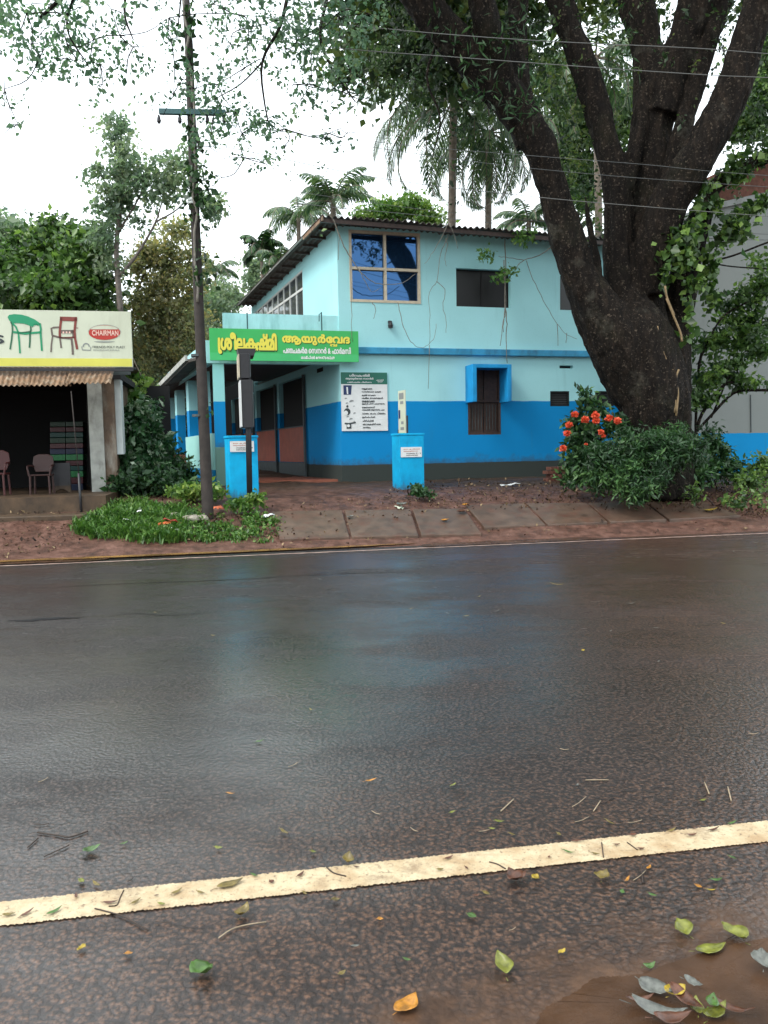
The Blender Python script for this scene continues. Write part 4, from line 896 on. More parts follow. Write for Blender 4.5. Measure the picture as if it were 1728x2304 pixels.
# trees across the road behind the camera (seen only in the panes and wet surfaces)
for i, (x, y, zc, r, lab) in enumerate([(-9, -9, 6, 4.6, 'broad green tree across the road to the left, out of view'), (1, -12, 6.5, 4.6, 'broad green tree across the road straight behind the viewer'), (9, -8, 5.5, 4, 'broad green tree across the road to the right, out of view')]):
    b = Vector((x, y, -.05))
    tree('roadside_tree', lab, b, [([b, b+UP*zc*.6, b+UP*zc], .3, .1)], [((x, y, zc), (r, r*.6, r*.9), 1)], 170, 60, .9, .3, M['leaf_lush'], M['bark2'])
# ================================================================== PALMS
def palm(name, label, base, top, fronds, flen, r, lm, droop=1.0, nleaf=46, lw=.05, llen=.75, group=None):
    t = thing(name, label, 'palm tree', base, group)
    m_ = (base+top)/2+Vector((random.uniform(-.2, .2), 0, 0))
    MB().tube(smoothpath([base, m_, top], 6), [r*(1.15-.3*k/12) for k in range(13)], 10).build('trunk', M['palmbark'], t, True)
    for k, (ang, el_) in enumerate(fronds):
        a = ang+random.uniform(-.1, .1); d = Vector((math.cos(a), math.sin(a), 0)); L = flen*random.uniform(.85, 1.1)
        pts = []; p = top.copy(); e_ = el_
        ns_ = 14
        for i in range(ns_+1):
            pts.append(p.copy()); p = p+(d*math.cos(e_)+UP*math.sin(e_))*(L/ns_); e_ -= droop*(.06+.16*i/ns_)
        V = []; F = []; rn = []; side = d.cross(UP)
        for j in range(nleaf):
            f = .12+.86*j/nleaf; x = f*ns_; i = min(int(x), ns_-1); q = pts[i].lerp(pts[i+1], x-i); tg = (pts[i+1]-pts[i]).normalized()
            ll = llen*math.sin(math.pi*min(1, f*.93+.12))**.6*random.uniform(.8, 1.1)
            for s_ in (-1, 1):
                dr = (side*s_*.75+tg*.55-UP*(.25+.5*random.random()*droop)).normalized()
                e2 = (dr-UP*.45*droop).normalized()
                m1 = q+dr*ll*.5; tip = m1+e2*ll*.5; wv_ = tg*lw*.5
                b_ = len(V); V += [q-wv_*.5, q+wv_*.5, m1+wv_, m1-wv_, tip]; F += [(b_, b_+1, b_+2), (b_, b_+2, b_+3), (b_+3, b_+2, b_+4)]
                rr = random.random(); rn += [rr]*5
        o = mesh('frond', np.array([tuple(v_) for v_ in V]), np.array(F), lm, t, attr=rn)
        MB().tube(pts, [.035*(1-.7*i/ns_) for i in range(ns_+1)], 5).build('midrib', M['leaf_brown'] if False else M['palmbark'], o)
    return t
def ring(n, els): return [(2*math.pi*k/n+random.uniform(-.2, .2), els[k % len(els)]) for k in range(n)]
def pt(u, vt, Y): b = gb(u, Y); return b, atY(u, vt, Y)
b, t_ = pt(1020, 225, 24); palm('coconut_palm', 'tall coconut palm with drooping fronds, left of the big tree', b, t_, ring(24, [.9, .3, -.3, .6, 0]), 4.1, .13, M['palm'], 1.25, 50, .06, .8)
b, t_ = pt(1100, 300, 26); palm('coconut_palm', 'second coconut palm with old hanging fronds, partly behind the big left limb', b, t_, ring(18, [.5, -.1, -.6, .2]), 3.2, .12, M['palm'], 1.4, 46, .06, .8)
b, t_ = pt(750, 455, 34); palm('coconut_palm', 'coconut palm crown rising just above the roof corner', b, t_, ring(14, [1.1, .6, .9, .2]), 2.5, .14, M['palm'], 1.0, 40, .07, .7)
b, t_ = pt(672, 490, 38); palm('coconut_palm', 'faint coconut palm behind the roof slope, left of the roof corner', b, t_, ring(12, [.8, .3, .5]), 2.4, .12, M['palm'], 1.2, 36, .07, .7)
b, t_ = pt(588, 560, 34); palm('areca_palm', 'dark areca palm with a compact crown left of the roof slope', b, t_, ring(13, [.9, .4, .1, 1.2]), 1.35, .08, M['leaf_shrub'], 1.2, 26, .1, .5)
b, t_ = pt(630, 590, 32); palm('areca_palm', 'pale areca palm partly hidden by the roof slope', b, t_, ring(10, [.8, .4, 1.0]), 1.5, .08, M['palm'], 1.1, 26, .08, .5)
b, t_ = pt(1190, 500, 30); palm('coconut_palm', 'small palm top behind the roof beside the big left limb', b, t_, ring(12, [1, .5, .8, .1]), 1.7, .1, M['palm'], 1.1, 34, .06, .5)
b, t_ = pt(1340, 130, 27); palm('coconut_palm', 'coconut palm crown seen between the upper stems of the big tree', b, t_, ring(16, [.7, .1, -.4]), 3.0, .13, M['palm'], 1.3, 44, .06, .8)
b, t_ = pt(485, 610, 36); palm('areca_palm', 'slender palm just right of the utility pole', b, t_, ring(9, [1, .5, .2]), 1.5, .07, M['palm'], 1.1, 24, .07, .5)
# ================================================================== SHRUBS AND LOW PLANTS
def bush(name, label, base, ells, nc, per, cr, size, lm, elong=2.0, stems=5, cat='shrub', group=None, up=.2):
    t = thing(name, label, cat, base, group); mb = MB()
    for k in range(stems):
        e = random.choice(ells); c = Vector(e[0]); mb.tube(smoothpath([base+Vector((random.uniform(-.1, .1), random.uniform(-.1, .1), -.05)), base.lerp(c, .5)+Vector((random.uniform(-.1, .1), 0, .05)), c], 3), [.018, .016, .014, .012, .01, .008, .006], 5)
    mb.build('stem', M['wood'], t, True); P, R = blobs(ells, nc, per, cr)
    g = np.array([gz(p[0], p[1]) for p in P[::1]]) if len(P) < 4000 else None
    leafmesh('foliage', P, size, lm, t, elong, up, .2, rnd=R); return t
SY = 13.9
b = G(1440, 1110)
bush('dark_shrub', 'dense dark green shrub covering the foot of the big tree', b,
     [ell(1400, 1030, SY, 60, 40, 2), ell(1480, 1010, SY, 70, 40, 2), ell(1540, 1020, SY, 50, 45, 2), ell(1370, 1075, SY, 50, 35, 1.5), ell(1450, 1070, SY-.2, 70, 40, 2), ell(1430, 1105, SY-.3, 60, 22, 1), ell(1500, 980, SY+.2, 60, 30, 1), ell(1350, 1020, SY, 30, 40, 1), ell(1410, 985, SY+.2, 30, 22, .5)], 330, 48, .15, .095, M['leaf_shrub'], 3.6, 9, 'shrub', None, .0)
b = G(1610, 1095)
bush('dark_shrub', 'smaller blue-green shrub against the blue dado right of the tree', b,
     [ell(1610, 1030, 15.5, 38, 40, 1), ell(1640, 1055, 15.5, 30, 25, .6), ell(1575, 1060, 15, 30, 30, .6), ell(1600, 990, 15.5, 20, 35, .5)], 80, 34, .16, .11, M['leaf_shrub'], 2.6)
b = G(1715, 1085)
bush('dark_shrub', 'leafy clump at the far right edge below the grey wall', b, [ell(1720, 1045, 15.5, 30, 25, 1), ell(1690, 1080, 15, 40, 12, 1), ell(1760, 1050, 15, 50, 40, 1)], 50, 30, .15, .1, M['leaf_lush'], 2)
b = G(1330, 1095)
FB = bush('flowering_bush', 'bush with round orange-red flower heads in front of the blue wall', b,
     [ell(1330, 990, 14.6, 32, 40, 1.3), ell(1300, 1010, 14.6, 30, 40, 1.2), ell(1350, 1050, 14.6, 50, 40, 1.6), ell(1290, 1060, 14.6, 20, 40, .7), ell(1330, 930, 14.7, 22, 30, .7), ell(1380, 960, 14.7, 30, 30, .8), ell(1320, 900, 14.8, 10, 25, .3), ell(1300, 960, 14.6, 22, 28, .6)], 150, 26, .16, .12, M['leaf_shrub'], 2.2)
for (u, v, r) in [(1293, 932, 17), (1317, 944, 18), (1340, 934, 18), (1341, 947, 17), (1370, 941, 17), (1389, 947, 18), (1280, 956, 16), (1276, 975, 16), (1352, 972, 14), (1358, 981, 10), (1267, 1008, 16), (1318, 1000, 8)]:
    c = atY(u, v, 14.25); R = r/FPX*14.25*.42; n = 120
    q = RNG.normal(size=(n, 3)); q /= np.linalg.norm(q, axis=1, keepdims=True); q[:, 2] *= .8
    leafmesh('flower', np.array(c)+q*R*.55, R*.75, M['petal'], FB, 1.1, .1, 0, .2, dirs=q)
# broad-leaf plants at the left (between shop and veranda)
b = G(300, 1085)
bush('broadleaf_bush', 'bush with pale-edged glossy leaves beside the shop side wall', b, [ell(300, 960, 16, 35, 50, 1.2), ell(330, 930, 16.5, 25, 30, .6), ell(290, 1030, 15.6, 40, 50, 1.4), ell(340, 1000, 16, 35, 50, 1), ell(330, 1060, 15.5, 60, 30, 1.2)], 190, 26, .18, .13, M['leaf_var'], 1.8)
b = G(290, 900+190)
bush('yellow_green_bush', 'yellow-green bush tops behind the shop wall', b, [ell(295, 905, 17, 20, 30, 1), ell(310, 870, 18, 25, 30, 1), ell(285, 940, 17, 15, 30, .6)], 40, 24, .2, .16, M['leaf_bright'], 1.6)
b = G(370, 1095)
bush('dark_shrub', 'dark undergrowth filling the gap before the veranda', b, [ell(330, 1080, 15, 80, 25, 1.6), ell(390, 1060, 16, 40, 35, 1), ell(280, 1085, 15, 40, 25, 1), ell(360, 1020, 16.5, 40, 40, 1.2), ell(400, 1095, 14.8, 40, 14, .7)], 190, 30, .18, .11, M['leaf_shrub'], 1.9)
b = G(430, 1125)
bush('low_weeds', 'bright low weeds around the foot of the utility pole', b, [ell(430, 1105, 14, 50, 20, 1.2), ell(480, 1100, 14, 25, 20, .5), ell(370, 1090, 15, 40, 12, .6), ell(550, 1135, 13.3, 30, 12, .5), ell(575, 1120, 13.4, 14, 14, .3)], 70, 26, .12, .09, M['leaf_bright'], 1.7, rnd if False else 2)
b = G(920, 1112)
bush('low_weeds', 'small weeds at the foot of the right gate pillar', b, [ell(935, 1102, 14.5, 24, 9, 1), ell(960, 1112, 14.4, 20, 6, .5)], 24, 20, .08, .07, M['leaf_shrub'], 1.7, 2)
b = G(1610, 1140)
bush('low_weeds', 'scattered seedlings on the bare bank at the right', b, [ell(1560, 1110, 14, 20, 20, 1), ell(1660, 1125, 13.6, 30, 12, 1), ell(1700, 1100, 14, 40, 12, .8), ell(1720, 1130, 13.6, 30, 12, .6)], 34, 14, .12, .08, M['leaf_lush'], 1.7, 2)
# leafy sapling with arching stems at the right
b = G(1575, 1095); b.z -= .05
t = thing('young_tree', 'slender young tree with arching stems before the grey wall', 'tree', b)
mb = MB()
for rows, r in [([(1568, 970), (1580, 930), (1625, 870), (1650, 860)], .035), ([(1568, 970), (1600, 935), (1650, 885), (1700, 878), (1790, 880)], .03), ([(1565, 990), (1567, 900), (1572, 830), (1580, 790)], .03), ([(1600, 940), (1625, 880), (1640, 840)], .02), ([(1590, 590), (1650, 575), (1728, 545), (1800, 520)], .02), ([(1600, 592), (1650, 600), (1728, 605)], .014), ([(1570, 820), (1620, 720), (1680, 680)], .02)]:
    mb.tube(smoothpath([atY(u, v, 16.4) for u, v in rows], 4), r, 6)
mb.tube([b, atY(1566, 975, 16.4)], .05, 7)
mb.build('trunk', M['bark'], t, True)
P, R = blobs([ell(1690, 650, 16.5, 45, 35, 1.3), ell(1640, 690, 16.5, 40, 30, .9), ell(1700, 720, 16.6, 50, 40, 1.5), ell(1640, 760, 16.6, 60, 35, 1.5), ell(1560, 780, 16.6, 30, 30, .7), ell(1700, 790, 16.6, 60, 40, 1.6), ell(1640, 830, 16.5, 45, 30, 1.4), ell(1590, 850, 16.4, 40, 30, 1), ell(1690, 860, 16.4, 40, 15, .5), ell(1560, 900, 16.3, 22, 22, .5), ell(1600, 890, 16.3, 25, 18, .4), ell(1720, 600, 16.6, 30, 30, .4), ell(1540, 870, 16.4, 15, 25, .3)], 190, 26, .2, .12, )if False else blobs([ell(1690, 650, 16.5, 45, 35, 1.3), ell(1640, 690, 16.5, 40, 30, .9), ell(1700, 720, 16.6, 50, 40, 1.5), ell(1640, 760, 16.6, 60, 35, 1.5), ell(1560, 780, 16.6, 30, 30, .7), ell(1700, 790, 16.6, 60, 40, 1.6), ell(1640, 830, 16.5, 45, 30, 1.4), ell(1590, 850, 16.4, 40, 30, 1), ell(1690, 860, 16.4, 40, 15, .5), ell(1560, 900, 16.3, 22, 22, .5), ell(1600, 890, 16.3, 25, 18, .4), ell(1720, 600, 16.6, 30, 30, .4)], 190, 26, .2)
leafmesh('crown', P, .12, M['leaf_lush'], t, 1.8, .2, .3, rnd=R)
# grass verge (stuff)
def scatter_px(poly, n):
    out = []
    us = [p[0] for p in poly]; vs = [p[1] for p in poly]
    while len(out) < n:
        u, v = random.uniform(min(us), max(us)), random.uniform(min(vs), max(vs)); ins = False; j = len(poly)-1
        for i in range(len(poly)):
            if (poly[i][1] > v) != (poly[j][1] > v) and u < (poly[j][0]-poly[i][0])*(v-poly[i][1])/(poly[j][1]-poly[i][1])+poly[i][0]: ins = not ins
            j = i
        if ins: out.append((u, v))
    return out
GP = [(165, 1190), (230, 1150), (300, 1128), (430, 1150), (560, 1158), (632, 1178), (640, 1205), (600, 1222), (440, 1228), (330, 1220), (250, 1212), (180, 1205)]
gp = []; gs = []
V = []; F = []; rn = []
for (u, v) in scatter_px(GP, 1700):
    if noise.noise(Vector((u*.02, v*.06, 4)))+(.25 if u < 400 else 0) < -.05+.0004*max(0, u-420): continue
    s_ = random.random(); p = G(u, v); c0 = random.random()*.7+.15
    hgt = (.16 if u < 420 else .08)*random.uniform(.5, 1.3)
    for k in range(9):
        q = p+Vector((random.gauss(0, .05), random.gauss(0, .05), 0)); q.z = gz(q.x, q.y)
        a = random.uniform(0, 6.28); d = Vector((math.cos(a), math.sin(a), 0)); h_ = hgt*random.uniform(.6, 1.2); wv_ = d.cross(UP)*random.uniform(.006, .014)
        m1 = q+UP*h_*.6+d*h_*.25; tip = q+UP*h_*.85+d*h_*.75
        b_ = len(V); V += [q-wv_, q+wv_, m1+wv_, m1-wv_, tip]; F += [(b_, b_+1, b_+2), (b_, b_+2, b_+3), (b_+3, b_+2, b_+4)]; rn += [min(1, max(0, c0+random.gauss(0, .15)))]*5
o = mesh('verge_grass', np.array([tuple(x) for x in V]), np.array(F), M['grass'], None, attr=rn); tag(o, 'strip of bright green grass on the verge at the pole foot', 'grass', kind='stuff')
P = [G(u, v)+UP*random.uniform(.02, .12) for u, v in scatter_px(GP, 2600) if noise.noise(Vector((u*.02, v*.06, 4))) > -.15]
o = leafmesh('verge_weeds', np.array([tuple(p) for p in P]), .06, M['grass'], None, 1.6, .5); tag(o, 'low broadleaf weeds mixed into the verge grass', 'weeds', kind='stuff')
# leaf litter (stuff)
P = []; 
for poly, n in (([(900, 1080), (1728, 1085), (1728, 1160), (1000, 1150), (850, 1130)], 2000), ([(560, 1140), (900, 1120), (1000, 1160), (620, 1240)], 260), ([(0, 1120), (280, 1120), (180, 1230), (0, 1262)], 350), ([(1400, 1100), (1728, 1090), (1728, 1170), (1500, 1150)], 1200), ([(640, 1210), (1728, 1150), (1728, 1195), (640, 1232)], 150), ([(190, 1090), (420, 1090), (420, 1150), (180, 1140)], 500), ([(300, 1150), (640, 1165), (640, 1215), (380, 1220)], 900)):
    P += [G(u, v)+UP*random.uniform(.015, .045) for u, v in scatter_px(poly, n)]
o = leafmesh('leaf_litter', np.array([tuple(p) for p in P]), .055, M['litter'], None, 1.7, 1.2); tag(o, 'brown fallen leaves littering the yard and verge', 'leaf litter', kind='stuff')
# ================================================================== UTILITY POLE AND WIRES
pb = G(468, 1165)
def UPx(u, v, off=0): return atY(u, v, pb.y+off)
pt_ = UPx(420, -150)
T = thing('utility_pole', 'tall damp concrete utility pole with a crossarm standing in the verge grass', 'utility pole', pb)
top = UPx(414, -60)
MB().tube([pb-UP*.3, pb, UPx(452, 800), UPx(438, 460), UPx(425, 100), top], [.105, .10, .085, .075, .066, .06], 12).build('pole', M['polecon'], T, True)
xa, xb = UPx(357, 249, -.12), UPx(507, 252, -.12)
o = MB().box(xa-UP*.04, xb-xa, Vector((0, .07, 0)), UP*.08).build('crossarm', M['steel'], T)
for u in (357, 404, 466, 504):
    p = UPx(u, 258, -.08); MB().tube([p, p-UP*.06, p-UP*.11, p-UP*.14], [.012, .03, .035, .015], 8).build('insulator', M['blackmetal'], T)
p = UPx(432, 265, -.12)
MB().tube([UPx(430, 262, -.08), UPx(442, 300, -.08), UPx(453, 340, -.08)], .035, 6).build('stay_bracket', M['polecon'], T)
for v in (450, 458, 800, 935): MB().tube([UPx(449-(1000-v)*.02-2, v, 0)-UP*.02, UPx(449-(1000-v)*.02-2, v, 0)+UP*.02], .1, 12).build('pole_band', M['whitewash2'] if v < 500 else M['greypaint'], T)
pole_x = lambda v: float(np.interp(v, [-60, 100, 460, 800, 1165], [414, 425, 438, 452, 468]))
MB().tube(smoothpath([UPx(pole_x(v)+random.uniform(-8, 8), v, -.1) for v in range(0, 720, 40)], 3), .022, 5).build('climbing_stem', M['rootbark'], T, True)
P = []
for v, w_, n in ([(20, 8, 16), (60, 14, 26), (110, 8, 12), (150, 10, 20), (190, 10, 16), (300, 14, 20), (330, 10, 14), (370, 16, 26), (400, 18, 46), (430, 22, 46), (450, 30, 60), (475, 24, 50), (500, 16, 20), (560, 10, 10), (590, 14, 16), (620, 20, 26), (640, 12, 10), (930, 6, 6)]):
    c = np.array(UPx(pole_x(v)+(12 if v > 350 else 2), v, -.1)); k = pb.y/FPX; P.append(c+RNG.normal(size=(n, 3))*np.array([w_*k*.9, .08, 16*k]))
P = np.concatenate(P); leafmesh('creeper_leaves', P, .1, M['leaf_shrub'], T, 1.3, .1, .4)
def wire(pts, r, label, mt=M['wire'], mid=6):
    pp = smoothpath(pts, mid); o = MB().tube(pp, r*.72, 5).build('overhead_wire', mt, None, True); return own(o, label, 'wire', 'overhead wires along the road')
WY = 12.9
def wl_(rows, Y0=WY, Y1=None): return [atY(u, v, Y0+(0 if Y1 is None else (Y1-Y0)*(i/(len(rows)-1)))) for i, (u, v) in enumerate(rows)]
wire([UPx(504, 30)]+wl_([(800, 58), (1003, 77), (1236, 93), (1554, 108), (1728, 121), (2100, 150)]), .009, 'uppermost wire crossing the upper limbs of the big tree', M['wire2'])
wire([UPx(506, 80)]+wl_([(800, 112), (1003, 127), (1284, 148), (1580, 168), (1728, 175), (2100, 195)]), .009, 'second wire down across the upper limbs of the big tree', M['wire2'])
wire(wl_([(357, 262), (700, 303), (960, 331), (1178, 349), (1448, 370), (1607, 386), (1800, 400), (2100, 420)], 13.4), .006, 'thin wire crossing the tree fork above its lower pair', M['wire'])
wire(wl_([(466, 265), (800, 325), (1100, 368), (1358, 394), (1570, 410), (1800, 425), (2100, 440)], 13.5), .006, 'thin wire just below the fork wire on the big tree', M['wire'])
wire(wl_([(507, 330), (850, 400), (1194, 442), (1450, 465), (1728, 487), (2100, 520)], 13.2), .008, 'grey wire crossing the trunk lowest, level with the window tops', M['wire2'])
wire(wl_([(460, 425), (700, 461), (900, 480), (1220, 512), (1607, 537), (1728, 540), (2100, 548)], 15.8), .009, 'dark cable running just above the roof edge', M['wire'])
wire(wl_([(470, 400), (900, 465), (1300, 505), (1607, 521), (1728, 527), (2100, 540)], 15.9), .007, 'dark cable passing the grey wall above the roof edge cable', M['wire'])
# ================================================================== SIGN POST SEEN EDGE-ON
sb = G(562, 1147)
def SX(u, v, off=0): return atY(u, v, sb.y+off)
T = thing('sign_post', 'dark metal sign post with two stacked lightbox signs seen edge-on', 'sign', sb)
MB().tube([sb-UP*.2, SX(559, 965), SX(556, 800)], .052, 12).build('post', M['blackmetal'], T, True)
zt, zm, zb = SX(556, 797).z, SX(556, 854).z, SX(556, 963).z
kx = sb.y/FPX
a = SX(544.5, 900)
back = Vector((-.215, .976, 0)).normalized()
for (z0, z1, u0, u1, nm) in ((zm+.012, zt, 545, 566, 'sign_box'), (zb, zm-.012, 547, 570, 'sign_box')):
    p = SX(u0, 900); wd = (u1-u0)*kx
    o = MB().box(Vector((p.x, sb.y-.12, z0)), Vector((wd, 0, 0)), back*.62, UP*(z1-z0)).build(nm, M['blackmetal'], T); bevel(o, .008)
    MB().box(Vector((p.x-.030, sb.y-.13, z0+.02)), Vector((.026, 0, 0)), back*.62, UP*(z1-z0-.03)).build('sign_face', M['cream'] if nm == 'x' else (M['white'] if z0 == zb else M['cream']), o)
    MB().box(Vector((p.x+wd+.002, sb.y-.11, z0+.02)), Vector((.016, 0, 0)), back*.6, UP*(z1-z0-.03)).build('sign_face', M['greypaint'], o)
p = SX(531, 785); MB().slab([SX(538, 800, -.05), SX(572, 800, -.05), SX(576, 784, -.05), SX(534, 784, -.05)], (back.x*.55, back.y*.55, 0)).build('sign_hood', M['blackmetal'], T)
# thin iron post before the shop
ib = G(183, 1152)
T = thing('iron_post', 'thin dark iron post before the shop step', 'post', ib)
MB().tube([ib-UP*.15, atY(177, 1065, ib.y)], .022, 7).build('post', M['blackmetal'], T, True)
MB().tube([atY(177, 1065, ib.y), atY(160, 880, ib.y)], .010, 6).build('rod', M['polecon'], T, True)
# ================================================================== TEXT HELPERS (built-in font outlines made into thin raised print)
GC = {}
def outline(s, bold=0.0):
    if (s, bold) in GC: return GC[(s, bold)]
    c = bpy.data.curves.new('t', 'FONT'); c.body = s; c.size = 1; c.offset = bold; c.fill_mode = 'NONE'; c.resolution_u = 4
    o = bpy.data.objects.new('t', c); COL.objects.link(o); dg = bpy.context.evaluated_depsgraph_get(); me = bpy.data.meshes.new_from_object(o.evaluated_get(dg))
    E_ = [(me.vertices[e.vertices[0]].co.xy[:], me.vertices[e.vertices[1]].co.xy[:], e.vertices[0], e.vertices[1]) for e in me.edges]
    # keep each loop's own direction: closing edges are stored low-to-high, so flip them
    out = [((p, q) if abs(i-j) == 1 and j > i else ((q, p) if abs(i-j) == 1 else ((q, p) if j > i else (p, q)))) for p, q, i, j in E_]
    bpy.data.objects.remove(o); bpy.data.curves.remove(c); bpy.data.meshes.remove(me); GC[(s, bold)] = out; return out
def bbox(V): return min(v.x for v in V), max(v.x for v in V), min(v.y for v in V), max(v.y for v in V)
def scan(E_, rows=30, bold=0.0):      # fill outlines by non-zero winding, row by row, thickened by a round pen
    y0 = min(min(a[1], b[1]) for a, b in E_)-bold; y1 = max(max(a[1], b[1]) for a, b in E_)+bold; n = max(6, int((y1-y0)*rows)); h = (y1-y0)/n
    base = []
    for r in range(n):
        y = y0+(r+.5)*h; X = []; S_ = []
        for (ax, ay), (bx, by) in E_:
            if (ay <= y) != (by <= y): X.append((ax+(bx-ax)*(y-ay)/(by-ay), 1 if by > ay else -1))
        X.sort(); wn = 0
        for i, (x, d) in enumerate(X):
            if wn == 0: st = x
            wn += d
            if wn == 0: S_.append((st, x))
        base.append(S_)
    V = []; F = []; k = int(bold/h+.5)
    for r in range(n):
        S_ = []
        for q in range(max(0, r-k), min(n, r+k+1)):
            wd = math.sqrt(max(0, (bold+1e-9)**2-((q-r)*h)**2)); S_ += [(a-wd, b+wd) for a, b in base[q]]
        S_.sort(); out = []
        for a, b in S_:
            if out and a <= out[-1][1]: out[-1][1] = max(out[-1][1], b)
            else: out.append([a, b])
        y = y0+r*h
        for a, b in out:
            if b-a > 1e-4: b_ = len(V); V += [Vector((a, y, 0)), Vector((b, y, 0)), Vector((b, y+h, 0)), Vector((a, y+h, 0))]; F.append((b_, b_+1, b_+2, b_+3))
    return V, F
def compose(parts, rows=30, extra=None):      # [(string, dx, dy, scale, bold)] placed one after another
    E_ = []; x = 0; bold = 0
    for it in parts:
        s, dx, dy, sc = it[:4]; bold = it[4] if len(it) > 4 else .018
        o = outline(s, 0.0)
        if not o: continue
        x0 = min(min(a[0], b[0]) for a, b in o); x1 = max(max(a[0], b[0]) for a, b in o)
        E_ += [(((a[0]-x0)*sc+x+dx, a[1]*sc+dy), ((b[0]-x0)*sc+x+dx, b[1]*sc+dy)) for a, b in o]
        x += (x1-x0)*sc+dx+.06
    for pts, wd in (extra or []):
        V_, F_ = stroke(pts, wd)
        for f in F_:
            q = [V_[i].xy[:] for i in f]; ar = sum(q[i][0]*q[(i+1) % 4][1]-q[(i+1) % 4][0]*q[i][1] for i in range(4))
            if ar > 0: q.reverse()
            E_ += [(q[i], q[(i+1) % 4]) for i in range(4)]
    return scan(E_, rows, bold)
def place(VF, name, mt, parent, o, e, n, w, h, rect, lift=.003, keep=False):
    V, F = VF; x0, x1, y0, y1 = bbox(V); (a, b_, c, d) = rect     # rect in board fractions: left, bottom, right, top
    sx_ = (c-a)*w/(x1-x0); sy_ = (d-b_)*h/(y1-y0)
    if keep: sx_ = min(sx_, sy_); sy_ = sx_
    V2 = [o+e*(a*w+(p.x-x0)*sx_)+UP*(b_*h+(p.y-y0)*sy_)+n*lift for p in V]
    return mesh(name, V2, F, mt, parent)
def arc(cx, cy, rx, ry, a0, a1, n=20): return [(cx+rx*math.cos(math.radians(a0+(a1-a0)*i/n)), cy+ry*math.sin(math.radians(a0+(a1-a0)*i/n))) for i in range(n+1)]
def stroke(pts, w):
    V = []; F = []; P = [Vector((*p, 0)) for p in pts]
    for i, p in enumerate(P):
        t = (P[min(i+1, len(P)-1)]-P[max(i-1, 0)]).normalized(); nn = Vector((-t.y, t.x, 0))*w/2; V += [p+nn, p-nn]
    for i in range(len(P)-1): F.append((2*i, 2*i+1, 2*i+3, 2*i+2))
    return V, F
def poly2(name, pts, mt, parent, o, e, n, w, h, lift=.003):
    return mesh(name, [o+e*(x*w)+UP*(y*h)+n*lift for x, y in pts], [tuple(range(len(pts)))], mt, parent)
def strk(name, pts, wd, mt, parent, o, e, n, w, h, lift=.003):   # stroke in metres along fraction coords
    V, F = stroke([(x*w, y*h) for x, y in pts], wd); return mesh(name, [o+e*p.x+UP*p.y+n*lift for p in V], F, mt, parent)
# ---- green clinic sign
gs = .28
a = FP(473, 811, gs); c = FP(806, 746, gs); wg = (c-a).dot(Fd); hg = FP(806, 746, gs).z-FP(806, 815, gs).z
go = Vector((a.x, a.y, FP(640, 812.5, gs).z))
GSn = thing('clinic_sign', 'long green signboard with yellow and white Malayalam lettering over the porch', 'signboard', go)
MB().box(go-Fn*.06, Fd*wg, Fn*.06, UP*hg).build('board', M['signgreen'], GSn)
MB().box(go+UP*.0, Fd*wg, Fn*.003, UP*hg*.24).build('lower_band', M['signgreen2'], GSn)
n = Fn; e = Fd
w1 = compose([('ശ', .16, 0, 1, .055), ('ീ', -.12, 0, 1, .055), ('ല', .04, 0, 1, .055), ('ക', .04, 0, 1, .055), ('ഷ', -.08, 0, 1, .055), ('്', -.42, 0, 1, .055), ('മി', -.04, 0, 1, .055)], 44, [([(-.0, .55), (-.02, .25), (-.01, -.02)]+arc(.08, -.06, .09, .1, 180, 300, 8)+[(.16, -.12)], .1)])
R1 = (.052, .2, .44, .88)
w1b = compose([('ശ', .16, 0, 1, .085), ('ീ', -.12, 0, 1, .085), ('ല', .04, 0, 1, .085), ('ക', .04, 0, 1, .085), ('ഷ', -.08, 0, 1, .085), ('്', -.42, 0, 1, .085), ('മി', -.04, 0, 1, .085)], 30, [([(-.0, .55), (-.02, .25), (-.01, -.02)]+arc(.08, -.06, .09, .1, 180, 300, 8)+[(.16, -.12)], .1)])
place(w1b, 'lettering', M['shadowgreen'], GSn, go+Fd*.015-UP*.02, e, n, wg, hg, R1, .005); place(w1, 'lettering', M['yellow'], GSn, go, e, n, wg, hg, R1, .008)
w2 = compose([('ആ', 0, 0, 1, .045), ('യു', .04, 0, 1, .045), ('ർ', .04, 0, 1, .045), ('േ', .04, 0, 1, .045), ('വ', -.0, 0, 1, .045), ('ദ', .04, 0, 1, .045)], 34)
R2 = (.475, .52, .94, .88)
vv = compose([('വ', 0, 0, 1, .07)])
place(w2, 'lettering', M['shadowgreen'], GSn, go+Fd*.014-UP*.014, e, n, wg, hg, R2, .005); place(w2, 'lettering', M['yellow'], GSn, go, e, n, wg, hg, R2, .008)
place(vv, 'lettering', M['yellow'], GSn, go, e, n, wg, hg, (.80, .49, .85, .57), .009)
w3 = compose([('പ', 0, 0, 1, .04), ('ഞ', 0, 0, 1, .04), ('ച', -.1, 0, 1, .04), ('കർമ', 0, 0, 1, .04), ('െസന', .3, 0, 1, .04), ('റ', 0, 0, 1, .04), ('ർ', 0, 0, 1, .04), ('&', .3, 0, 1, .04), ('ഫാർമസി', .3, 0, 1, .04)], 26)
place(w3, 'lettering', M['white'], GSn, go, e, n, wg, hg, (.48, .25, .945, .47), .008)
w4 = compose([('മാമ്പിൽ', 0, 0, 1, .03), ('●', .2, 0, .8, 0), ('9447646269', .1, 0, 1, .03)], 18)
place(w4, 'lettering', M['white'], GSn, go, e, n, wg, hg, (.6, .075, .83, .18), .008)
for u in (557, 724):
    p = FP(u, 742, gs-.03); MB().tube([Vector((p.x, p.y, FP(u, 745, gs).z)), Vector((p.x, p.y, FP(u, 702, gs).z))], .016, 6).build('hanger_rod', M['steel'], GSn)
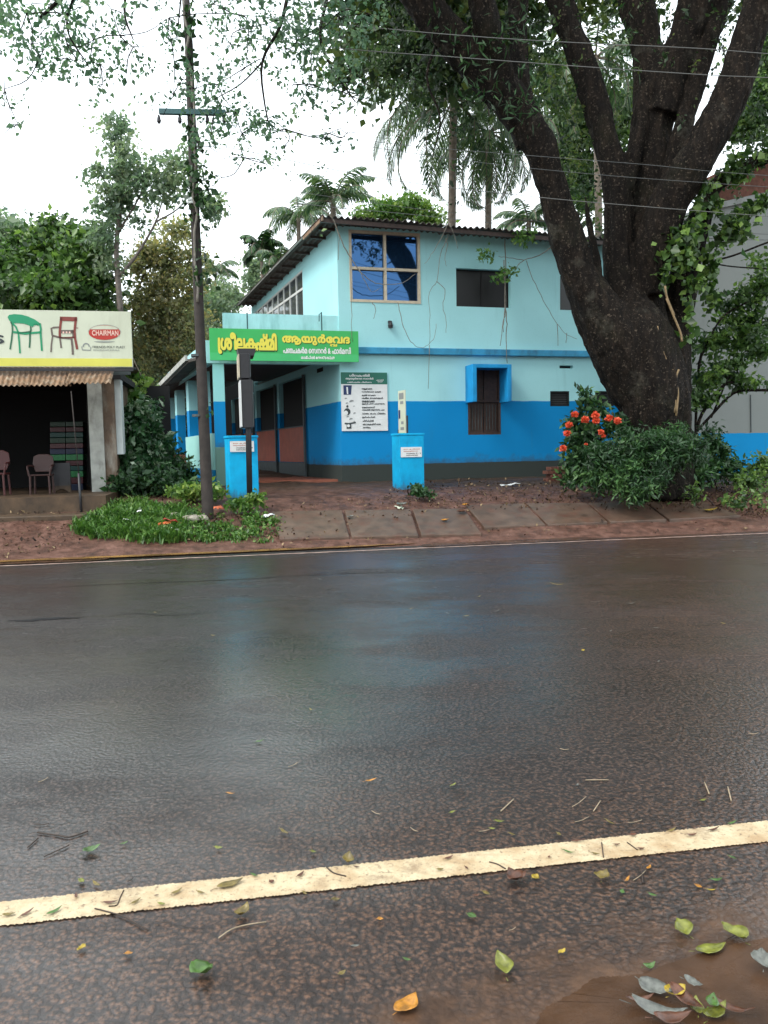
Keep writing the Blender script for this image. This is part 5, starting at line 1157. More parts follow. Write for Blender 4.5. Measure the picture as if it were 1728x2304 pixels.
p = FP(724, 705, gs-.03); MB().tube([p, p-Fd*.06-UP*.02, p-Fd*.065-UP*.18], .012, 5).build('hanger_hook', M['steel'], GSn)
# ---- information board
a = FP(769.5, 970, .03); wi = (FP(873, 970, .03)-a).dot(Fd); hi = FP(820, 838, .03).z-a.z
IB = thing('information_board', 'white treatment list board with a bottle green header on the blue wall', 'board', a)
MB().box(a-Fn*.02, Fd*wi, Fn*.02, UP*hi).build('board', M['white'], IB)
MB().box(a+UP*hi*.80, Fd*wi, Fn*.004, UP*hi*.2).build('header', M['boardgreen'], IB)
def ib(s, r, m='ink', bo=.03): place(compose([(s, 0, 0, 1, bo)], 16), 'lettering', M[m], IB, a, Fd, Fn, wi, hi, r, .007)
ib('ശീലകഷ്മി', (.18, .925, .62, .975), 'white'); ib('ആയുർേവദ സെൻർ', (.1, .868, .7, .915), 'white'); ib('പഞ്ചകർമ ചികിതസ', (.13, .82, .66, .85), 'white'); ib('ഫോൺ', (.76, .86, .92, .885), 'white', .02); ib('9447', (.79, .83, .90, .85), 'white', .02)
LN = [(.705, .44, .67, 'നടുേവദന'), (.66, .44, .86, 'സനധിേവദന കഴുത്'), (.60, .44, .74, 'മുട്ട് േവദന'), (.555, .44, .9, 'ശരീര േവദനകൾ'), (.495, .44, .72, 'തലേവദന'), (.455, .44, .94, 'ഉളുകക് ചതവ് പകഷാഘാതം'), (.395, .44, .72, 'ൈസനസ്'), (.35, .44, .93, 'അലർജി ആസ്ത്മ ചുമ'), (.29, .44, .95, 'വാതം കഫം പിതതം'), (.225, .44, .72, 'ഉഴിച്ചിൽ'), (.165, .45, .69, 'പിഴിച്ചിൽ'), (.105, .45, .84, 'ഞവരകകിഴി ധാര'), (.05, .45, .62, 'നസ്യം')]
for (y, x0, x1, s) in LN: ib(s, (x0, y-.008, x1, y+.026), 'ink', .035)
def pb2(pts, m, lift=.007): poly2('printed_picture', pts, M[m], IB, a, Fd, Fn, wi, hi, lift)
pb2([(.05, .62), (.21, .62), (.23, .78), (.05, .78)], 'navy'); pb2([(.12, .63), (.15, .63), (.145, .75), (.11, .75)], 'white', .009)
pb2([(x, y) for x, y in arc(.12, .33, .07, .06, 0, 360, 16)[:-1]], 'ink'); pb2([(x, y) for x, y in arc(.09, .31, .045, .04, 0, 360, 14)[:-1]], 'white', .009); pb2([(x, y) for x, y in arc(.125, .42, .025, .022, 0, 360, 12)[:-1]], 'ink')
strk('printed_picture', [(.06, .13), (.15, .125), (.3, .145)], .035, M['ink'], IB, a, Fd, Fn, wi, hi, .007); pb2([(.1, .04), (.2, .04), (.2, .12), (.1, .12)], 'ink'); pb2(arc(.14, .09, .035, .025, 0, 360, 12)[:-1], 'white', .009)
for (x, y, r) in [(.1, .55, .03), (.22, .5, .05), (.27, .42, .02), (.13, .24, .03), (.2, .2, .04), (.28, .3, .03), (.12, .47, .03), (.27, .16, .02)]: pb2(arc(x, y, r, r*.6, 20, 200, 8), 'greyink' if r < .03 else 'white' if False else 'greyink')
# ---- name plates
def plate(info, lines):
    T, pl, o, e, w, h, n = info
    for (s, r, m) in lines: place(compose([(s, 0, 0, 1, .035)], 14), 'lettering', M[m], pl, o, e, n, w, h, r, .0)
LNS = [('േഡാ. എ. ശീധരൻ', (.12, .72, .9, .86), 'orangered'), ('ആയുർേവദ', (.12, .52, .8, .66), 'orangered'), ('സമയം 9 - 5', (.25, .3, .95, .44), 'ink'), ('9447646269', (.25, .12, .8, .24), 'ink')]
plate(PR, LNS); plate(PLf, LNS)
# ---- standing banner behind the right gate pillar
b0, b1 = atY(897, 977, 17.0), atY(912.5, 978, 16.7)
bn = thing('standing_banner', 'narrow pale banner board on a black post behind the right gate pillar', 'banner', Vector((b0.x, b0.y, gz(b0.x, b0.y))))
zt0, zt1 = atY(895, 880, 17.0).z, atY(911, 873, 16.7).z
ee = (Vector((b1.x, b1.y, 0))-Vector((b0.x, b0.y, 0))); wb = ee.length; eh = ee.normalized(); nb_ = Vector((eh.y, -eh.x, 0))
zb_ = b0.z-.1; hb_ = zt0-zb_
ob = Vector((b0.x, b0.y, zb_))
MB().box(ob-nb_*.02, eh*wb, nb_*.02, UP*hb_).build('board', M['flex'], bn)
for (x, y, X, Y2, m) in [(.15, .82, .8, .95, 'greyink'), (.3, .72, .75, .78, 'greyink'), (.05, .42, .3, .6, 'navy'), (.4, .3, .75, .36, 'greyink'), (.3, .18, .8, .24, 'greyink'), (.05, .02, .9, .12, 'signgreen2')]:
    poly2('print', [(x, y), (X, y), (X, Y2), (x, Y2)], M[m], bn, ob, eh, nb_, wb, hb_, .003)
pp0 = Vector((b1.x+.04, b1.y+.03, gz(b1.x, b1.y)-.1)); MB().tube([pp0, Vector((pp0.x, pp0.y, atY(914, 935, 16.7).z))], .02, 6).build('post', M['blackmetal'], bn)
MB().tube([Vector((b0.x, b0.y+.03, gz(b0.x, b0.y)-.1)), Vector((b0.x, b0.y+.03, zb_+.2))], .02, 6).build('post', M['blackmetal'], bn)
# ---- hoarding print
o = HB-Rn*0; e = -Rd; 
def hx(u, v):
    p = SH(u, v, 1.0); return ((p-HB).dot(Rd), p.z-HB.z)
hn = -Rn
def hpoly(pts, m, lift=.006): q = [hx(u, v) for u, v in pts]; mesh('print', [HB+Rd*x+UP*z+hn*lift for x, z in q], [tuple(range(len(q)))], M[m], HG)
def hstroke(pts, wpx, m, lift=.006):
    q = [hx(u, v) for u, v in pts]; V, F = stroke(q, wpx*14/FPX); mesh('print', [HB+Rd*p.x+UP*p.y+hn*lift for p in V], F, M[m], HG)
def z7(x, y): return x/5.3516, 690+y/5.3516
def Z7(l): return [z7(*p) for p in l]
hpoly(Z7([(92, 125), (110, 100), (170, 90), (260, 96), (340, 118), (420, 155), (470, 190), (490, 220), (450, 215), (400, 215), (370, 240), (350, 225), (290, 205), (200, 198), (150, 200), (110, 165)]), 'chairgreen')
for l, wd, m in [([(130, 180), (148, 220), (152, 280), (140, 400), (122, 515)], 3.2, 'chairgreen2'), ([(150, 200), (190, 240), (220, 310), (232, 420), (242, 562)], 3.6, 'chairgreen'), ([(480, 200), (492, 270), (490, 330), (498, 430), (505, 532)], 4.0, 'chairgreen'), ([(370, 235), (372, 280), (362, 330), (360, 420), (355, 495)], 3.4, 'chairgreen2'), ([(385, 240), (405, 218), (440, 212), (465, 225)], 3, 'chairgreen'), ([(160, 305), (300, 325), (490, 308)], 4.6, 'chairgreen'), ([(240, 318), (370, 300)], 3, 'chairgreen2')]:
    hstroke(Z7(l), wd, m)
hpoly(Z7([(722, 120), (930, 125), (928, 178), (722, 170)]), 'chairred')
for l, wd, m in [([(738, 130), (728, 230), (720, 300), (722, 380)], 5, 'chairred'), ([(915, 130), (905, 230), (898, 300), (905, 380), (930, 515)], 5, 'chairred'), ([(722, 380), (738, 498)], 3.4, 'chairgrey'), ([(712, 248), (650, 250), (618, 262), (625, 310), (630, 350)], 3.6, 'chairgrey'), ([(635, 345), (620, 450), (614, 548)], 3, 'chairgrey'), ([(640, 350), (720, 372), (860, 385)], 4, 'chairgrey'), ([(860, 380), (872, 470), (878, 578)], 4.4, 'chairgrey'), ([(735, 300), (890, 300)], 7, 'chairgrey'), ([(870, 280), (885, 340), (880, 380)], 4.5, 'chairgrey'), ([(720, 375), (900, 370)], 3, 'chairred'), ([(900, 255), (942, 258)], 1.6, 'chairred')]:
    hstroke(Z7(l), wd, m)
for x in (765, 803, 840): hpoly([z7(*p) for p in arc(x, 312, 11, 14, 0, 360, 10)[:-1]], 'logopink', .009)
hpoly([z7(*p) for p in arc(1258, 312, 190, 88, 0, 360, 36)[:-1]], 'logored')
hpoly([z7(*p) for p in arc(1258, 290, 172, 62, 195, 345, 20)], 'flex', .008)
hstroke([z7(*p) for p in arc(1258, 312, 196, 94, 185, 355, 24)], .8, 'greyink', .008)
hpoly([z7(*p) for p in arc(1258, 415, 130, 16, 10, 170, 12)], 'greyink', .006)
def htext(s, r, m, bo=.03):
    x0, z0 = hx(*z7(r[0], r[3])); x1, z1 = hx(*z7(r[2], r[1])); V, F = compose([(s, 0, 0, 1, bo)]); a0, a1, b0_, b1_ = bbox(V)
    mesh('lettering', [HB+Rd*(x0+(p.x-a0)/(a1-a0)*(x1-x0))+UP*(z0+(p.y-b0_)/(b1_-b0_)*(z1-z0))+hn*.010 for p in V], F, M[m], HG)
htext('CHAIRMAN', (1110, 288, 1425, 348), 'logopink', .02); htext('FRIENDS POLY PLAST', (1118, 474, 1508, 500), 'ink', .01); htext('ERNAKULAM KERALA', (1125, 514, 1440, 532), 'greyink', 0); htext('S', (-75, 342, 48, 445), 'ink', .03)
hstroke([z7(*p) for p in arc(1038, 478, 36, 34, 170, 370, 14)], 2.4, 'greyink'); hstroke(Z7([(985, 480), (992, 520), (1090, 525), (1095, 485)]), 2.0, 'greyink')
# ================================================================== SHOP CONTENTS
def chair(px, label, mt, sc=1.0):
    u, v = px; b = SH(u, v, -.9+1.2); b.z = zf
    t = thing('plastic_chair', label, 'chair', b, None); ex, ey = Rd, -Rn
    def Q(x, y, z): return b+ex*x*sc+ey*y*sc+UP*z*sc
    for sx_ in (-1, 1):
        MB().tube([Q(sx_*.2, .2, 0), Q(sx_*.19, .2, .4)], .02, 6).build('leg', mt, t); MB().tube([Q(sx_*.2, -.2, 0), Q(sx_*.18, -.18, .4)], .02, 6).build('leg', mt, t)
        MB().tube(smoothpath([Q(sx_*.21, .2, .4), Q(sx_*.24, .18, .6), Q(sx_*.23, -.1, .62), Q(sx_*.2, -.2, .6)], 3), .018, 6).build('armrest', mt, t)
    o = MB().box(Q(-.22, .2, .4), ex*.44*sc, -ey*.4*sc, UP*.03*sc).build('seat', mt, t); bevel(o, .01)
    o = MB().slab([Q(-.16, -.2, .48), Q(.16, -.2, .48), Q(.22, -.23, .66), Q(.2, -.25, .82), Q(.1, -.26, .87), Q(-.1, -.26, .87), Q(-.2, -.25, .82), Q(-.22, -.23, .66)], tuple(ey*.03)).build('backrest', mt, t); bevel(o, .01); return t
M['chairbrown'] = flat('maroon_plastic', (.04, .011, .009), .4); M['chairdark'] = flat('dark_red_plastic', (.07, .012, .012), .35)  # chair plastics darkened, the dim shop's shade put into the colour
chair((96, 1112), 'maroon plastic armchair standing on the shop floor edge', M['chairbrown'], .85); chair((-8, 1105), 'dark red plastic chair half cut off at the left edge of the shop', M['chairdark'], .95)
M['cgreen'] = flat('green_plastic', (.02, .15, .05), .4); M['cred'] = flat('red_plastic', (.06, .015, .02), .4); M['cblue'] = flat('navy_plastic', (.006, .014, .045), .4); M['cteal'] = flat('teal_plastic', (.006, .045, .04), .4); M['cdgreen'] = flat('dark_green_plastic', (.01, .035, .02), .4)  # stool plastics also darkened to carry the shade inside the shop
names = {'cgreen': 'green', 'cred': 'dull red', 'cblue': 'navy', 'cteal': 'teal', 'cdgreen': 'dark green'}
order = ['cblue', 'cred', 'cgreen', 'cteal', 'cred', 'cgreen', 'cblue', 'cred', 'cdgreen', 'cteal', 'cred', 'cdgreen']
ords = ['lowest', 'second lowest', 'third lowest', 'fourth from the floor', 'fifth from the floor', 'sixth from the floor', 'seventh from the floor', 'eighth from the floor', 'ninth from the floor', 'third from the top', 'second from the top', 'topmost']
vb = [1108, 1093, 1078, 1064, 1052, 1040, 1026, 1013, 1001, 988, 976, 964, 952]
for col, (u0, u1, nm) in enumerate(((113, 147, 'left'), (149, 187, 'right'))):
    for k, cn in enumerate(order):
        if col == 0 and k < 5: continue
        a = SH(u0, vb[k], -.8); b_ = SH(u1, vb[k+1], -.8)
        zz0 = zf+(SH(150, vb[k], -.8).z-SH(150, 1108, -.8).z); zz1 = zf+(SH(150, vb[k+1], -.8).z-SH(150, 1108, -.8).z)
        wd = (b_-a).dot(Rd)
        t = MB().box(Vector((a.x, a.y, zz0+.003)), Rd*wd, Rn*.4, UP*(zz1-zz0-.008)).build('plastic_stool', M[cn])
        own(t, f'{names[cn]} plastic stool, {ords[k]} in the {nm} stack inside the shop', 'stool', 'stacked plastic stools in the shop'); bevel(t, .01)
        for q_ in range(1, 4):
            pp_ = Vector((a.x, a.y, zz0+.02))+Rd*(wd*q_/4)-Rn*.006-Vector(t.location)
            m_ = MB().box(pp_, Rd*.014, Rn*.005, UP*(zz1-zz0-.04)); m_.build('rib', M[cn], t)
a = SH(118, 1108, 0.02); b_ = SH(160, 1108, .02)
t = thing('display_panel', 'dark upright panel with a carved wooden foot leaning before the stools', 'panel', Vector((a.x, a.y, zf)))
wd = (b_-a).dot(Rd); h0 = SH(140, 1092, .02).z-SH(140, 1108, .02).z; h1 = SH(140, 1041, .02).z-SH(140, 1108, .02).z
MB().box(Vector((a.x, a.y, zf+h0)), Rd*wd, Rn*.05, UP*(h1-h0)).build('panel', M['blackmetal'], t)
mesh('foot', [Vector((a.x, a.y, zf))+Rd*wd*x+UP*h0*y-Rn*.01 for x, y in ((0, 0), (.12, .05), (.25, .4), (.5, .55), (.75, .4), (.88, .05), (1, 0), (1, 1), (0, 1))], [tuple(range(9))], M['step'], t)
m_ = MB().slab([Vector((a.x, a.y, zf))+Rd*wd*x+UP*h0*y+Rn*.045 for x, y in ((0, 0), (.12, .05), (.25, .4), (.5, .55), (.75, .4), (.88, .05), (1, 0), (1, 1), (0, 1))], tuple(-Rn*.05)).build('foot', M['step'], t)
# brick planter
b = G(1232, 1082)
T = thing('brick_planter', 'low broken brick planter beside the flowering bush', 'planter', b)
for r in range(4):
    for k in range(3):
        p = b+Fd*(k*.17+(.08 if r % 2 else 0))+UP*(r*.085-.02)+Vector((random.uniform(-.01, .01), random.uniform(-.02, .02), 0))
        o = MB().box(p, Fd*.16, Sd*.2, UP*.075).build('brick', M['brick'], T); bevel(o, .006)
# veranda-side laterite steps
b = G(400, 1075)
T = thing('laterite_step', 'worn laterite steps below the veranda pillars', 'steps', b)
for r, (v) in enumerate((1070, 1050, 1034, 1020)):
    p = atY(352, v, 19.5+r*.35); MB().box(p-UP*.2, Fd*.75, Sd*.4, UP*.17).build('block', M['laterite'], T)
# ================================================================== LITTER ON VERGE AND FALLEN LEAVES
def scrap(u, v, L, W, mt, label, cat, lift=.1, name='litter_scrap', g=None):
    p = G(u, v)+UP*lift; V = []; F = []; n = 5
    a = random.uniform(0, 3); ex = Vector((math.cos(a), math.sin(a), .1)); ey = Vector((-math.sin(a), math.cos(a), .2))
    for i in range(n):
        for j in range(n): V.append(p+ex*(i/(n-1)-.5)*L+ey*(j/(n-1)-.5)*W+UP*random.uniform(-.02, .03)*min(1, L*6))
    for i in range(n-1):
        for j in range(n-1): F.append((i*n+j, (i+1)*n+j, (i+1)*n+j+1, i*n+j+1))
    o = mesh(name, V, F, mt, smooth=True); s = o.modifiers.new('s', 'SOLIDIFY'); s.thickness = .003; return own(o, label, cat, g)
M['redcloth'] = flat('red_plastic_sheet', (.4, .03, .03), .4); M['orangecloth'] = flat('orange_paper', (.6, .13, .04), .5)
M['stone'] = mat('pale_stone', (.3, .27, .22), .7, .3, 10)
scrap(390, 1188, .30, .16, M['redcloth'], 'crumpled red plastic wrapper in the verge grass', 'wrapper', .12); scrap(372, 1192, .22, .06, M['orangecloth'], 'orange strip of wrapper beside the red one in the grass', 'wrapper', .10)
scrap(492, 1155, .2, .14, M['orangecloth'], 'orange paper scrap right of the pole foot', 'paper', .10); scrap(397, 1203, .12, .1, M['white'], 'small white scrap at the front edge of the grass', 'paper', .09)
scrap(286, 1186, .14, .05, M['white'], 'thin white scrap on the left part of the grass', 'paper', .12); scrap(314, 1168, .07, .07, M['white'], 'tiny white scrap deeper in the left grass', 'paper', .14)
scrap(605, 1170, .22, .08, M['white'], 'white paper scrap at the right end of the grass', 'paper', .08); scrap(1148, 1094, .42, .10, M['white'], 'flat pale sheet lying in the yard', 'sheet', .03)
scrap(898, 1145, .20, .12, M['flex'], 'pale torn paper on the ground before the right gate pillar', 'paper', .03); scrap(545, 1140, .2, .08, M['flex'], 'pale scrap between the sign post and the grass', 'paper', .1)
for (u, v, r, lab) in [(430, 1176, .16, 'pale stone in the grass left of the pole foot'), (455, 1172, .11, 'smaller pale stone touching the pole foot'), (395, 1166, .10, 'grey stone in the middle of the verge grass')]:
    p = G(u, v)+UP*.05; V = []; F = []
    import bmesh
    bm = bmesh.new(); bmesh.ops.create_icosphere(bm, subdivisions=2, radius=r)
    for x in bm.verts: x.co *= 1+.35*noise.noise(x.co*9+p); x.co.z *= .55
    me = bpy.data.meshes.new('stone'); bm.to_mesh(me); bm.free(); me.materials.append(M['stone']); o = bpy.data.objects.new('stone', me); o.location = p; COL.objects.link(o); tag(o, lab, 'stone')
# fallen leaves on the road: curved blades with petiole
LM = {}
for nm, c in {'yellow': (.34, .24, .025), 'yg': (.15, .16, .025), 'green': (.06, .125, .025), 'orange': (.4, .17, .02), 'brown': (.09, .035, .018), 'grey': (.12, .125, .11), 'olive': (.15, .11, .025)}.items():
    LM[nm] = mat('fallen_leaf_'+nm, c, .3, .45, 40, dirt=tuple(x*.3 for x in c), dscale=14, bs=.2)
def leaf_geo(L, W, curl, fold, seed=0):
    rr = random.Random(seed); V = []; F = []; n = 9
    for i in range(n):
        f = i/(n-1); w_ = W*math.sin(math.pi*min(1, .04+f*.95)**.8)*.5+.0005; x = (f-.5)*L; z = curl*(f-.45)**2*L*2.4+rr.uniform(-.05, .05)*W
        for j, k in enumerate((-1, -.5, 0, .5, 1)): V.append(Vector((x+rr.uniform(-.015, .015)*L, k*w_+.12*W*math.sin(f*3+seed), z+abs(k)*fold*w_+.003)))
    for i in range(n-1):
        for j in range(4): F.append((i*5+j, (i+1)*5+j, (i+1)*5+j+1, i*5+j+1))
    b_ = len(V); V += [Vector((-L*.5, .0012, .004)), Vector((-L*.5, -.0012, .004)), Vector((-L*.72, -.001, .006)), Vector((-L*.72, .001, .006))]; F.append((b_, b_+1, b_+2, b_+3))
    return V, F
def fallen(u, v, lpx, wpx, ang, col, label, curl=.25, fold=.5, g=None, z=0):
    p = atz(u, v, z); d = (p-CP).length; k = d/FPX; L = lpx*k*(.85 if lpx > 30 else 1); W = wpx*k*(.66 if lpx > 30 else .65)
    V, F = leaf_geo(L, W, curl, fold, int(u)); o = mesh('fallen_leaf', V, F, LM[col], None, True); s = o.modifiers.new('s', 'SOLIDIFY'); s.thickness = .0006
    o.location = p+UP*.006; o.rotation_euler = (random.uniform(-.12, .12), random.uniform(-.1, .1), math.radians(ang)); return tag(o, label, 'leaf', g)
# larger ones, each singled out
for a_ in [(518, 1994, 62, 30, 32, 'olive', 'long brown-green leaf lying across the pale road line left of centre', .1, .3), (784, 1942, 30, 40, 70, 'olive', 'curled mustard leaf at the upper edge of the road line in the centre', .6, .6), (548, 2060, 40, 40, 75, 'olive', 'upright brown-yellow leaf just below the line above a pale twig', .5, .5),
           (914, 2266, 74, 62, 55, 'orange', 'large orange-yellow leaf at the bottom centre of the road', .15, .2), (1128, 2182, 62, 52, 100, 'yg', 'yellow-green folded leaf at the edge of the muddy water', .4, .7), (1162, 1980, 44, 60, 125, 'brown', 'reddish brown curled leaf with a stalk touching the road line', .5, .5),
           (1535, 2098, 48, 58, 110, 'yg', 'leftmost of three large yellow-green leaves above the puddle', .3, .6), (1650, 2112, 56, 62, 120, 'yg', 'rightmost of three large yellow-green leaves above the puddle', .4, .6), (1600, 2144, 72, 46, 8, 'yg', 'broad leaf floating at the puddle edge below two upright ones', .2, .3),
           (452, 2198, 60, 62, -50, 'green', 'bright green curled leaf near the lower left of the road', .6, .4), (208, 1920, 38, 38, 30, 'green', 'green leaf above the road line at the left', .4, .4), (1358, 1980, 34, 44, 60, 'olive', 'crumpled mustard leaf below the road line at the right', .5, .5), (1204, 1979, 18, 26, 40, 'yellow', 'small bright yellow leaf right of the reddish brown one', .3, .4),
           (1124, 1854, 20, 16, -20, 'yg', 'small yellow-green leaf above the line right of centre', .3, .3), (1062, 2068, 20, 22, -40, 'green', 'bright green fleck of leaf below the line right of centre', .3, .3), (1460, 2180, 24, 20, 20, 'green', 'small green leaf standing in the brown puddle', .5, .3), (1265, 2147, 16, 16, 40, 'yellow', 'tiny yellow leaf near the centre edge of the puddle', .3, .3), (585, 1672, 18, 10, 20, 'green', 'lone small green leaf on the wet middle of the road', .3, .3)]:
    fallen(a_[0], a_[1], a_[2], a_[3], a_[4], a_[5], a_[6], a_[7], a_[8])
# pile of wet leaves in the puddle (bottom right)
lp = [(1475, 2235, 70, 60, -50, 'grey', 'pale grey leaf at the top left of the wet leaf heap'), (1480, 2285, 110, 50, -20, 'grey', 'long pale leaf along the front of the wet leaf heap'), (1522, 2240, 46, 48, 30, 'yellow', 'yellow leaf on top of the wet leaf heap'), (1600, 2262, 40, 34, 50, 'green', 'green leaf on the right of the wet leaf heap'), (1610, 2290, 70, 40, 40, 'yg', 'yellow-green leaf at the lower right of the heap'), (1440, 2260, 60, 26, 10, 'brown', 'brown leaf sticking out left of the heap'), (1545, 2262, 90, 40, -70, 'brown', 'dark leaf standing in the middle of the heap'), (1560, 2220, 40, 30, -40, 'grey', 'grey leaf at the top right of the heap'), (1570, 2275, 44, 36, 70, 'yg', 'small yellow-green leaf in the middle of the heap'), (1650, 2280, 80, 30, -35, 'brown', 'dark brown leaf right of the heap'), (1720, 2170, 50, 70, 60, 'grey', 'pale grey leaf cut off at the right edge by the puddle'), (1512, 2300, 80, 40, 0, 'brown', 'dark leaf under the front of the heap')]
for i, a_ in enumerate(lp): fallen(*a_, .35, .4, z=.008+.006*(i % 4))
# small anonymous ones share a label
sm = bpy.data.objects
SMALL = [(u, v, l, w_, c) for (u, v, l, w_, c) in [(62, 2060, 26, 10, 'brown'), (20, 2064, 22, 14, 'olive'), (122, 2056, 30, 12, 'green'), (250, 2036, 28, 10, 'brown'), (306, 2034, 22, 9, 'olive'), (172, 2022, 16, 8, 'brown'), (398, 2012, 26, 12, 'olive'), (353, 2020, 8, 6, 'brown'), (364, 2040, 16, 10, 'yg'), (452, 2014, 18, 8, 'olive'), (573, 1975, 20, 8, 'green'), (610, 1990, 12, 16, 'brown'), (676, 1973, 22, 10, 'brown'), (803, 1956, 12, 7, 'brown'), (1010, 1935, 22, 9, 'brown'), (990, 1961, 14, 9, 'olive'), (1050, 1958, 10, 6, 'brown'), (1235, 1933, 8, 7, 'brown'), (1300, 1897, 28, 8, 'brown'), (1280, 1922, 24, 7, 'green'), (1340, 1926, 16, 8, 'olive'), (1388, 1905, 14, 6, 'brown'), (1425, 1883, 14, 14, 'brown'), (1512, 1872, 20, 7, 'olive'), (1556, 1883, 22, 8, 'brown'), (1606, 1871, 26, 8, 'brown'), (1442, 1914, 14, 8, 'brown'), (1172, 1900, 14, 8, 'brown'), (1258, 1882, 12, 10, 'olive'),
                         (184, 1988, 20, 16, 'yg'), (218, 1995, 26, 10, 'olive'), (280, 1902, 14, 8, 'green'), (493, 1912, 18, 12, 'yg'), (705, 1922, 14, 12, 'yg'), (686, 2015, 14, 8, 'olive'), (755, 2030, 16, 16, 'olive'), (640, 1877, 28, 10, 'olive'), (856, 2074, 12, 16, 'orange'), (770, 2195, 16, 14, 'olive'), (800, 2134, 14, 8, 'grey'), (186, 2138, 12, 30, 'yellow'), (290, 2152, 14, 16, 'orange'), (1094, 2016, 18, 14, 'olive'), (1072, 2020, 12, 10, 'brown'), (1020, 1770, 16, 8, 'yg'), (1018, 1832, 16, 9, 'yg'), (1108, 1869, 12, 8, 'yg'), (1152, 1882, 14, 8, 'olive'), (1460, 1957, 18, 10, 'orange'), (1412, 1983, 18, 8, 'orange'), (1468, 2019, 16, 10, 'green'), (1400, 2012, 14, 14, 'green'), (1573, 2000, 14, 12, 'orange'), (1600, 2008, 16, 8, 'yellow'), (1612, 1985, 24, 12, 'green'), (1648, 1935, 14, 10, 'green'), (1648, 1856, 22, 7, 'green'), (1583, 1805, 16, 10, 'yg'), (916, 2165, 14, 8, 'green'), (1300, 1770, 10, 6, 'grey'), (835, 1760, 26, 8, 'orange'), (1373, 1855, 24, 6, 'olive'), (520, 1790, 20, 8, 'orange'), (1253, 1317, 36, 5, 'yellow'), (1078, 1344, 12, 5, 'yellow'), (1050, 1388, 12, 5, 'yellow'), (1420, 1360, 22, 4, 'grey'), (1478, 1415, 14, 6, 'grey'), (1374, 1422, 12, 4, 'grey'), (1312, 1466, 10, 10, 'yellow'), (1628, 1405, 10, 4, 'yellow'), (1550, 1246, 14, 4, 'grey'), (1650, 1243, 18, 4, 'grey'), (1344, 1298, 16, 4, 'grey'), (1416, 1255, 14, 4, 'grey'), (1436, 1256, 14, 4, 'grey'), (1482, 1491, 10, 5, 'grey'), (1700, 1222, 12, 6, 'grey'), (1008, 1382, 10, 4, 'grey'), (1120, 1376, 14, 4, 'grey'), (925, 1372, 10, 4, 'olive'), (700, 1600, 12, 6, 'olive'), (480, 1432, 10, 4, 'yellow'), (350, 1380, 8, 5, 'olive')]]
def zone(u, v):
    t_ = 2029-.1059*u; b_ = 2083-.11*u
    if t_-4 < v < b_+4: return 'lying on the pale road line'
    if v >= b_: return 'below the pale road line'
    return 'above the pale road line' if v > 1560 else 'on the far half of the road'
cw = {'yg': 'yellow-green', 'olive': 'olive brown', 'grey': 'pale'}
SMALL.sort(); cnt = {}
tot = {}
for q in SMALL: k_ = (q[4], zone(q[0], q[1])); tot[k_] = tot.get(k_, 0)+1
ORD = ['leftmost', 'second', 'third', 'fourth', 'fifth', 'sixth', 'seventh', 'eighth', 'ninth', 'tenth', 'eleventh', 'twelfth', 'thirteenth', 'fourteenth', 'fifteenth', 'sixteenth', 'seventeenth', 'eighteenth', 'nineteenth', 'twentieth', 'twenty-first', 'twenty-second', 'twenty-third']
for (u, v, l, w_, c) in SMALL:
    k_ = (c, zone(u, v)); i = cnt[k_] = cnt.get(k_, -1)+1; cn = cw.get(c, c)
    lab = f'only small {cn} leaf {k_[1]}' if tot[k_] == 1 else (f'leftmost small {cn} leaf {k_[1]}' if i == 0 else f'{ORD[i]} small {cn} leaf {k_[1]}, counted from the left')
    fallen(u, v, l, w_, random.uniform(-60, 60), c, lab, .2, .3, 'small leaves scattered on the road')
# orange leaves on the slabs
for (u, v, l, w_, c, lab) in [(1042, 1162, 30, 14, 'brown', 'dark curled leaf on the third slab'), (905, 1146, 24, 14, 'grey', 'pale leaf at the back of the slabs'), (1598, 1158, 30, 8, 'yellow', 'yellow leaf on the last slab at the right'), (1002, 1181, 18, 10, 'orange', 'orange leaf on the slabs near their middle'), (1047, 1146, 16, 10, 'orange', 'orange-yellow leaf behind the dark curled one'), (790, 1173, 16, 8, 'grey', 'small pale leaf on the first slab')]:
    p = G(u, v); k = (p-CP).length/FPX; V, F = leaf_geo(l*k, w_*k*1.6, .3, .4, u); o = mesh('fallen_leaf', V, F, LM[c], None, True); o.location = p+UP*.07; o.rotation_euler = (.1, -.1, random.uniform(-.6, .6)); tag(o, lab, 'leaf')
# twigs
M['twigpale'] = mat('pale_twig', (.3, .23, .15), .6, .3, 30); M['twigdark'] = mat('dark_twig', (.035, .02, .013), .6, .3, 30)
def twg(pts, wpx, mt, label, g=None):
    P = [atz(u, v, 0)+UP*.006 for u, v in pts]; k = (P[0]-CP).length/FPX
    o = MB().tube(smoothpath(P, 3), wpx*k*.36, 5).build('fallen_twig', mt, None, True); return own(o, label, 'twig', g)
def z3(x, y): return x/1.92, 1850+y/1.92
def zr(x, y): return 864+x/1.92, 1750+y/1.92
twg([z3(*p) for p in [(945, 508), (1000, 470), (1070, 450), (1150, 438)]], 4, M['twigpale'], 'pale curved twig below the road line left of centre')
twg([z3(*p) for p in [(410, 380), (480, 398), (540, 418), (640, 475)]], 4, M['twigdark'], 'dark twig running off the lower edge of the road line')
twg([z3(*p) for p in [(160, 50), (250, 62), (300, 70), (380, 45)]], 4, M['twigdark'], 'forked brown twig at the far left of the road')
twg([z3(*p) for p in [(120, 115), (165, 75)]], 4, M['twigdark'], 'short brown twig below the forked one at the left'); twg([z3(*p) for p in [(190, 155), (300, 105)]], 3, M['twigdark'], 'thin straight twig left of the green leaf')
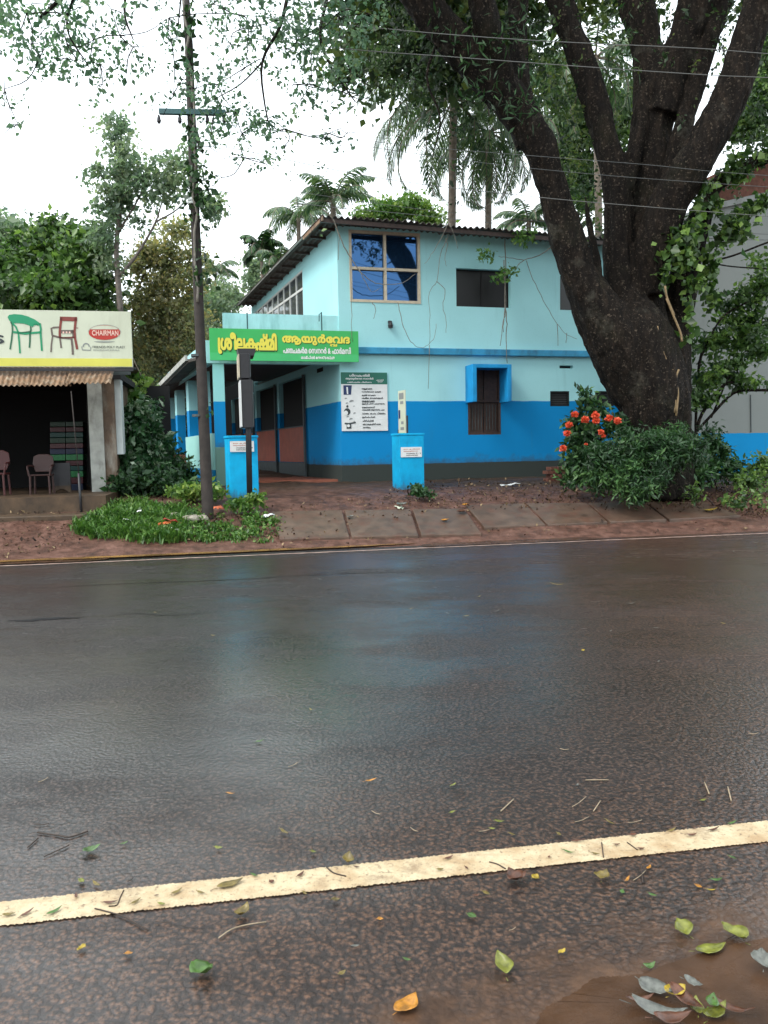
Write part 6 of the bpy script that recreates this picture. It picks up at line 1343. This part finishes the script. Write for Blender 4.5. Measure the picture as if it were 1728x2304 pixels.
twg([z3(*p) for p in [(1410, 200), (1440, 225), (1495, 240)]], 4, M['twigdark'], 'short dark twig on the road line left of the mustard leaf'); twg([z3(*p) for p in [(535, 300), (518, 335), (505, 365), (470, 370)]], 3, M['twigdark'], 'bent dark twig on the left part of the road line')
twg([zr(*p) for p in [(455, 370), (490, 380), (525, 400)]], 4, M['twigdark'], 'stalk-like twig on the line right of centre'); twg([zr(*p) for p in [(505, 150), (560, 98)]], 4, M['twigpale'], 'short pale twig above the line right of centre')
twg([zr(*p) for p in [(870, 15), (970, 14)]], 3, M['twigpale'], 'straight pale twig high on the right of the road'); twg([zr(*p) for p in [(940, 285), (948, 350)]], 3, M['twigdark'], 'upright dark twig crossing the line at the right')
twg([zr(*p) for p in [(1385, 25), (1405, 75)]], 4, M['twigpale'], 'pale twig near the upper right of the road'); twg([zr(*p) for p in [(1485, 45), (1500, 105)]], 4, M['twigpale'], 'pale twig right of its twin near the right edge'); twg([zr(*p) for p in [(1050, 285), (1095, 318)]], 3, M['twigdark'], 'short slanting twig on the line near the right')
twg([zr(*p) for p in [(905, 150), (935, 105)]], 3, M['twigpale'], 'small forked pale twig above the line at the right'); twg([zr(*p) for p in [(1110, 380), (1118, 460)]], 3, M['twigdark'], 'dark twig below the line at the right')
TS = []
for k in range(36):
    u, v = random.uniform(0, 1728), random.uniform(1650, 2200)
    if k % 2: u = random.uniform(900, 1728)
    TS.append((u, v, random.uniform(-.7, .7), random.uniform(12, 40), M['twigdark'] if k % 3 else M['twigpale'], 'dark' if k % 3 else 'pale'))
TS.sort(key=lambda q: q[0]); cnt = {}
for (u, v, a, l, m_, cn) in TS:
    k_ = (cn, zone(u, v)); i = cnt[k_] = cnt.get(k_, -1)+1
    lab = f'{ORD[i]} thin {cn} twig {k_[1]}, counted from the left'
    twg([(u, v), (u+l*.5*math.cos(a), v+l*.5*math.sin(a)+2), (u+l*math.cos(a), v+l*math.sin(a))], 2, m_, lab, 'small twigs scattered on the road')
HG['label'] = 'off-white shop hoarding printed with two chairs and a red oval logo'
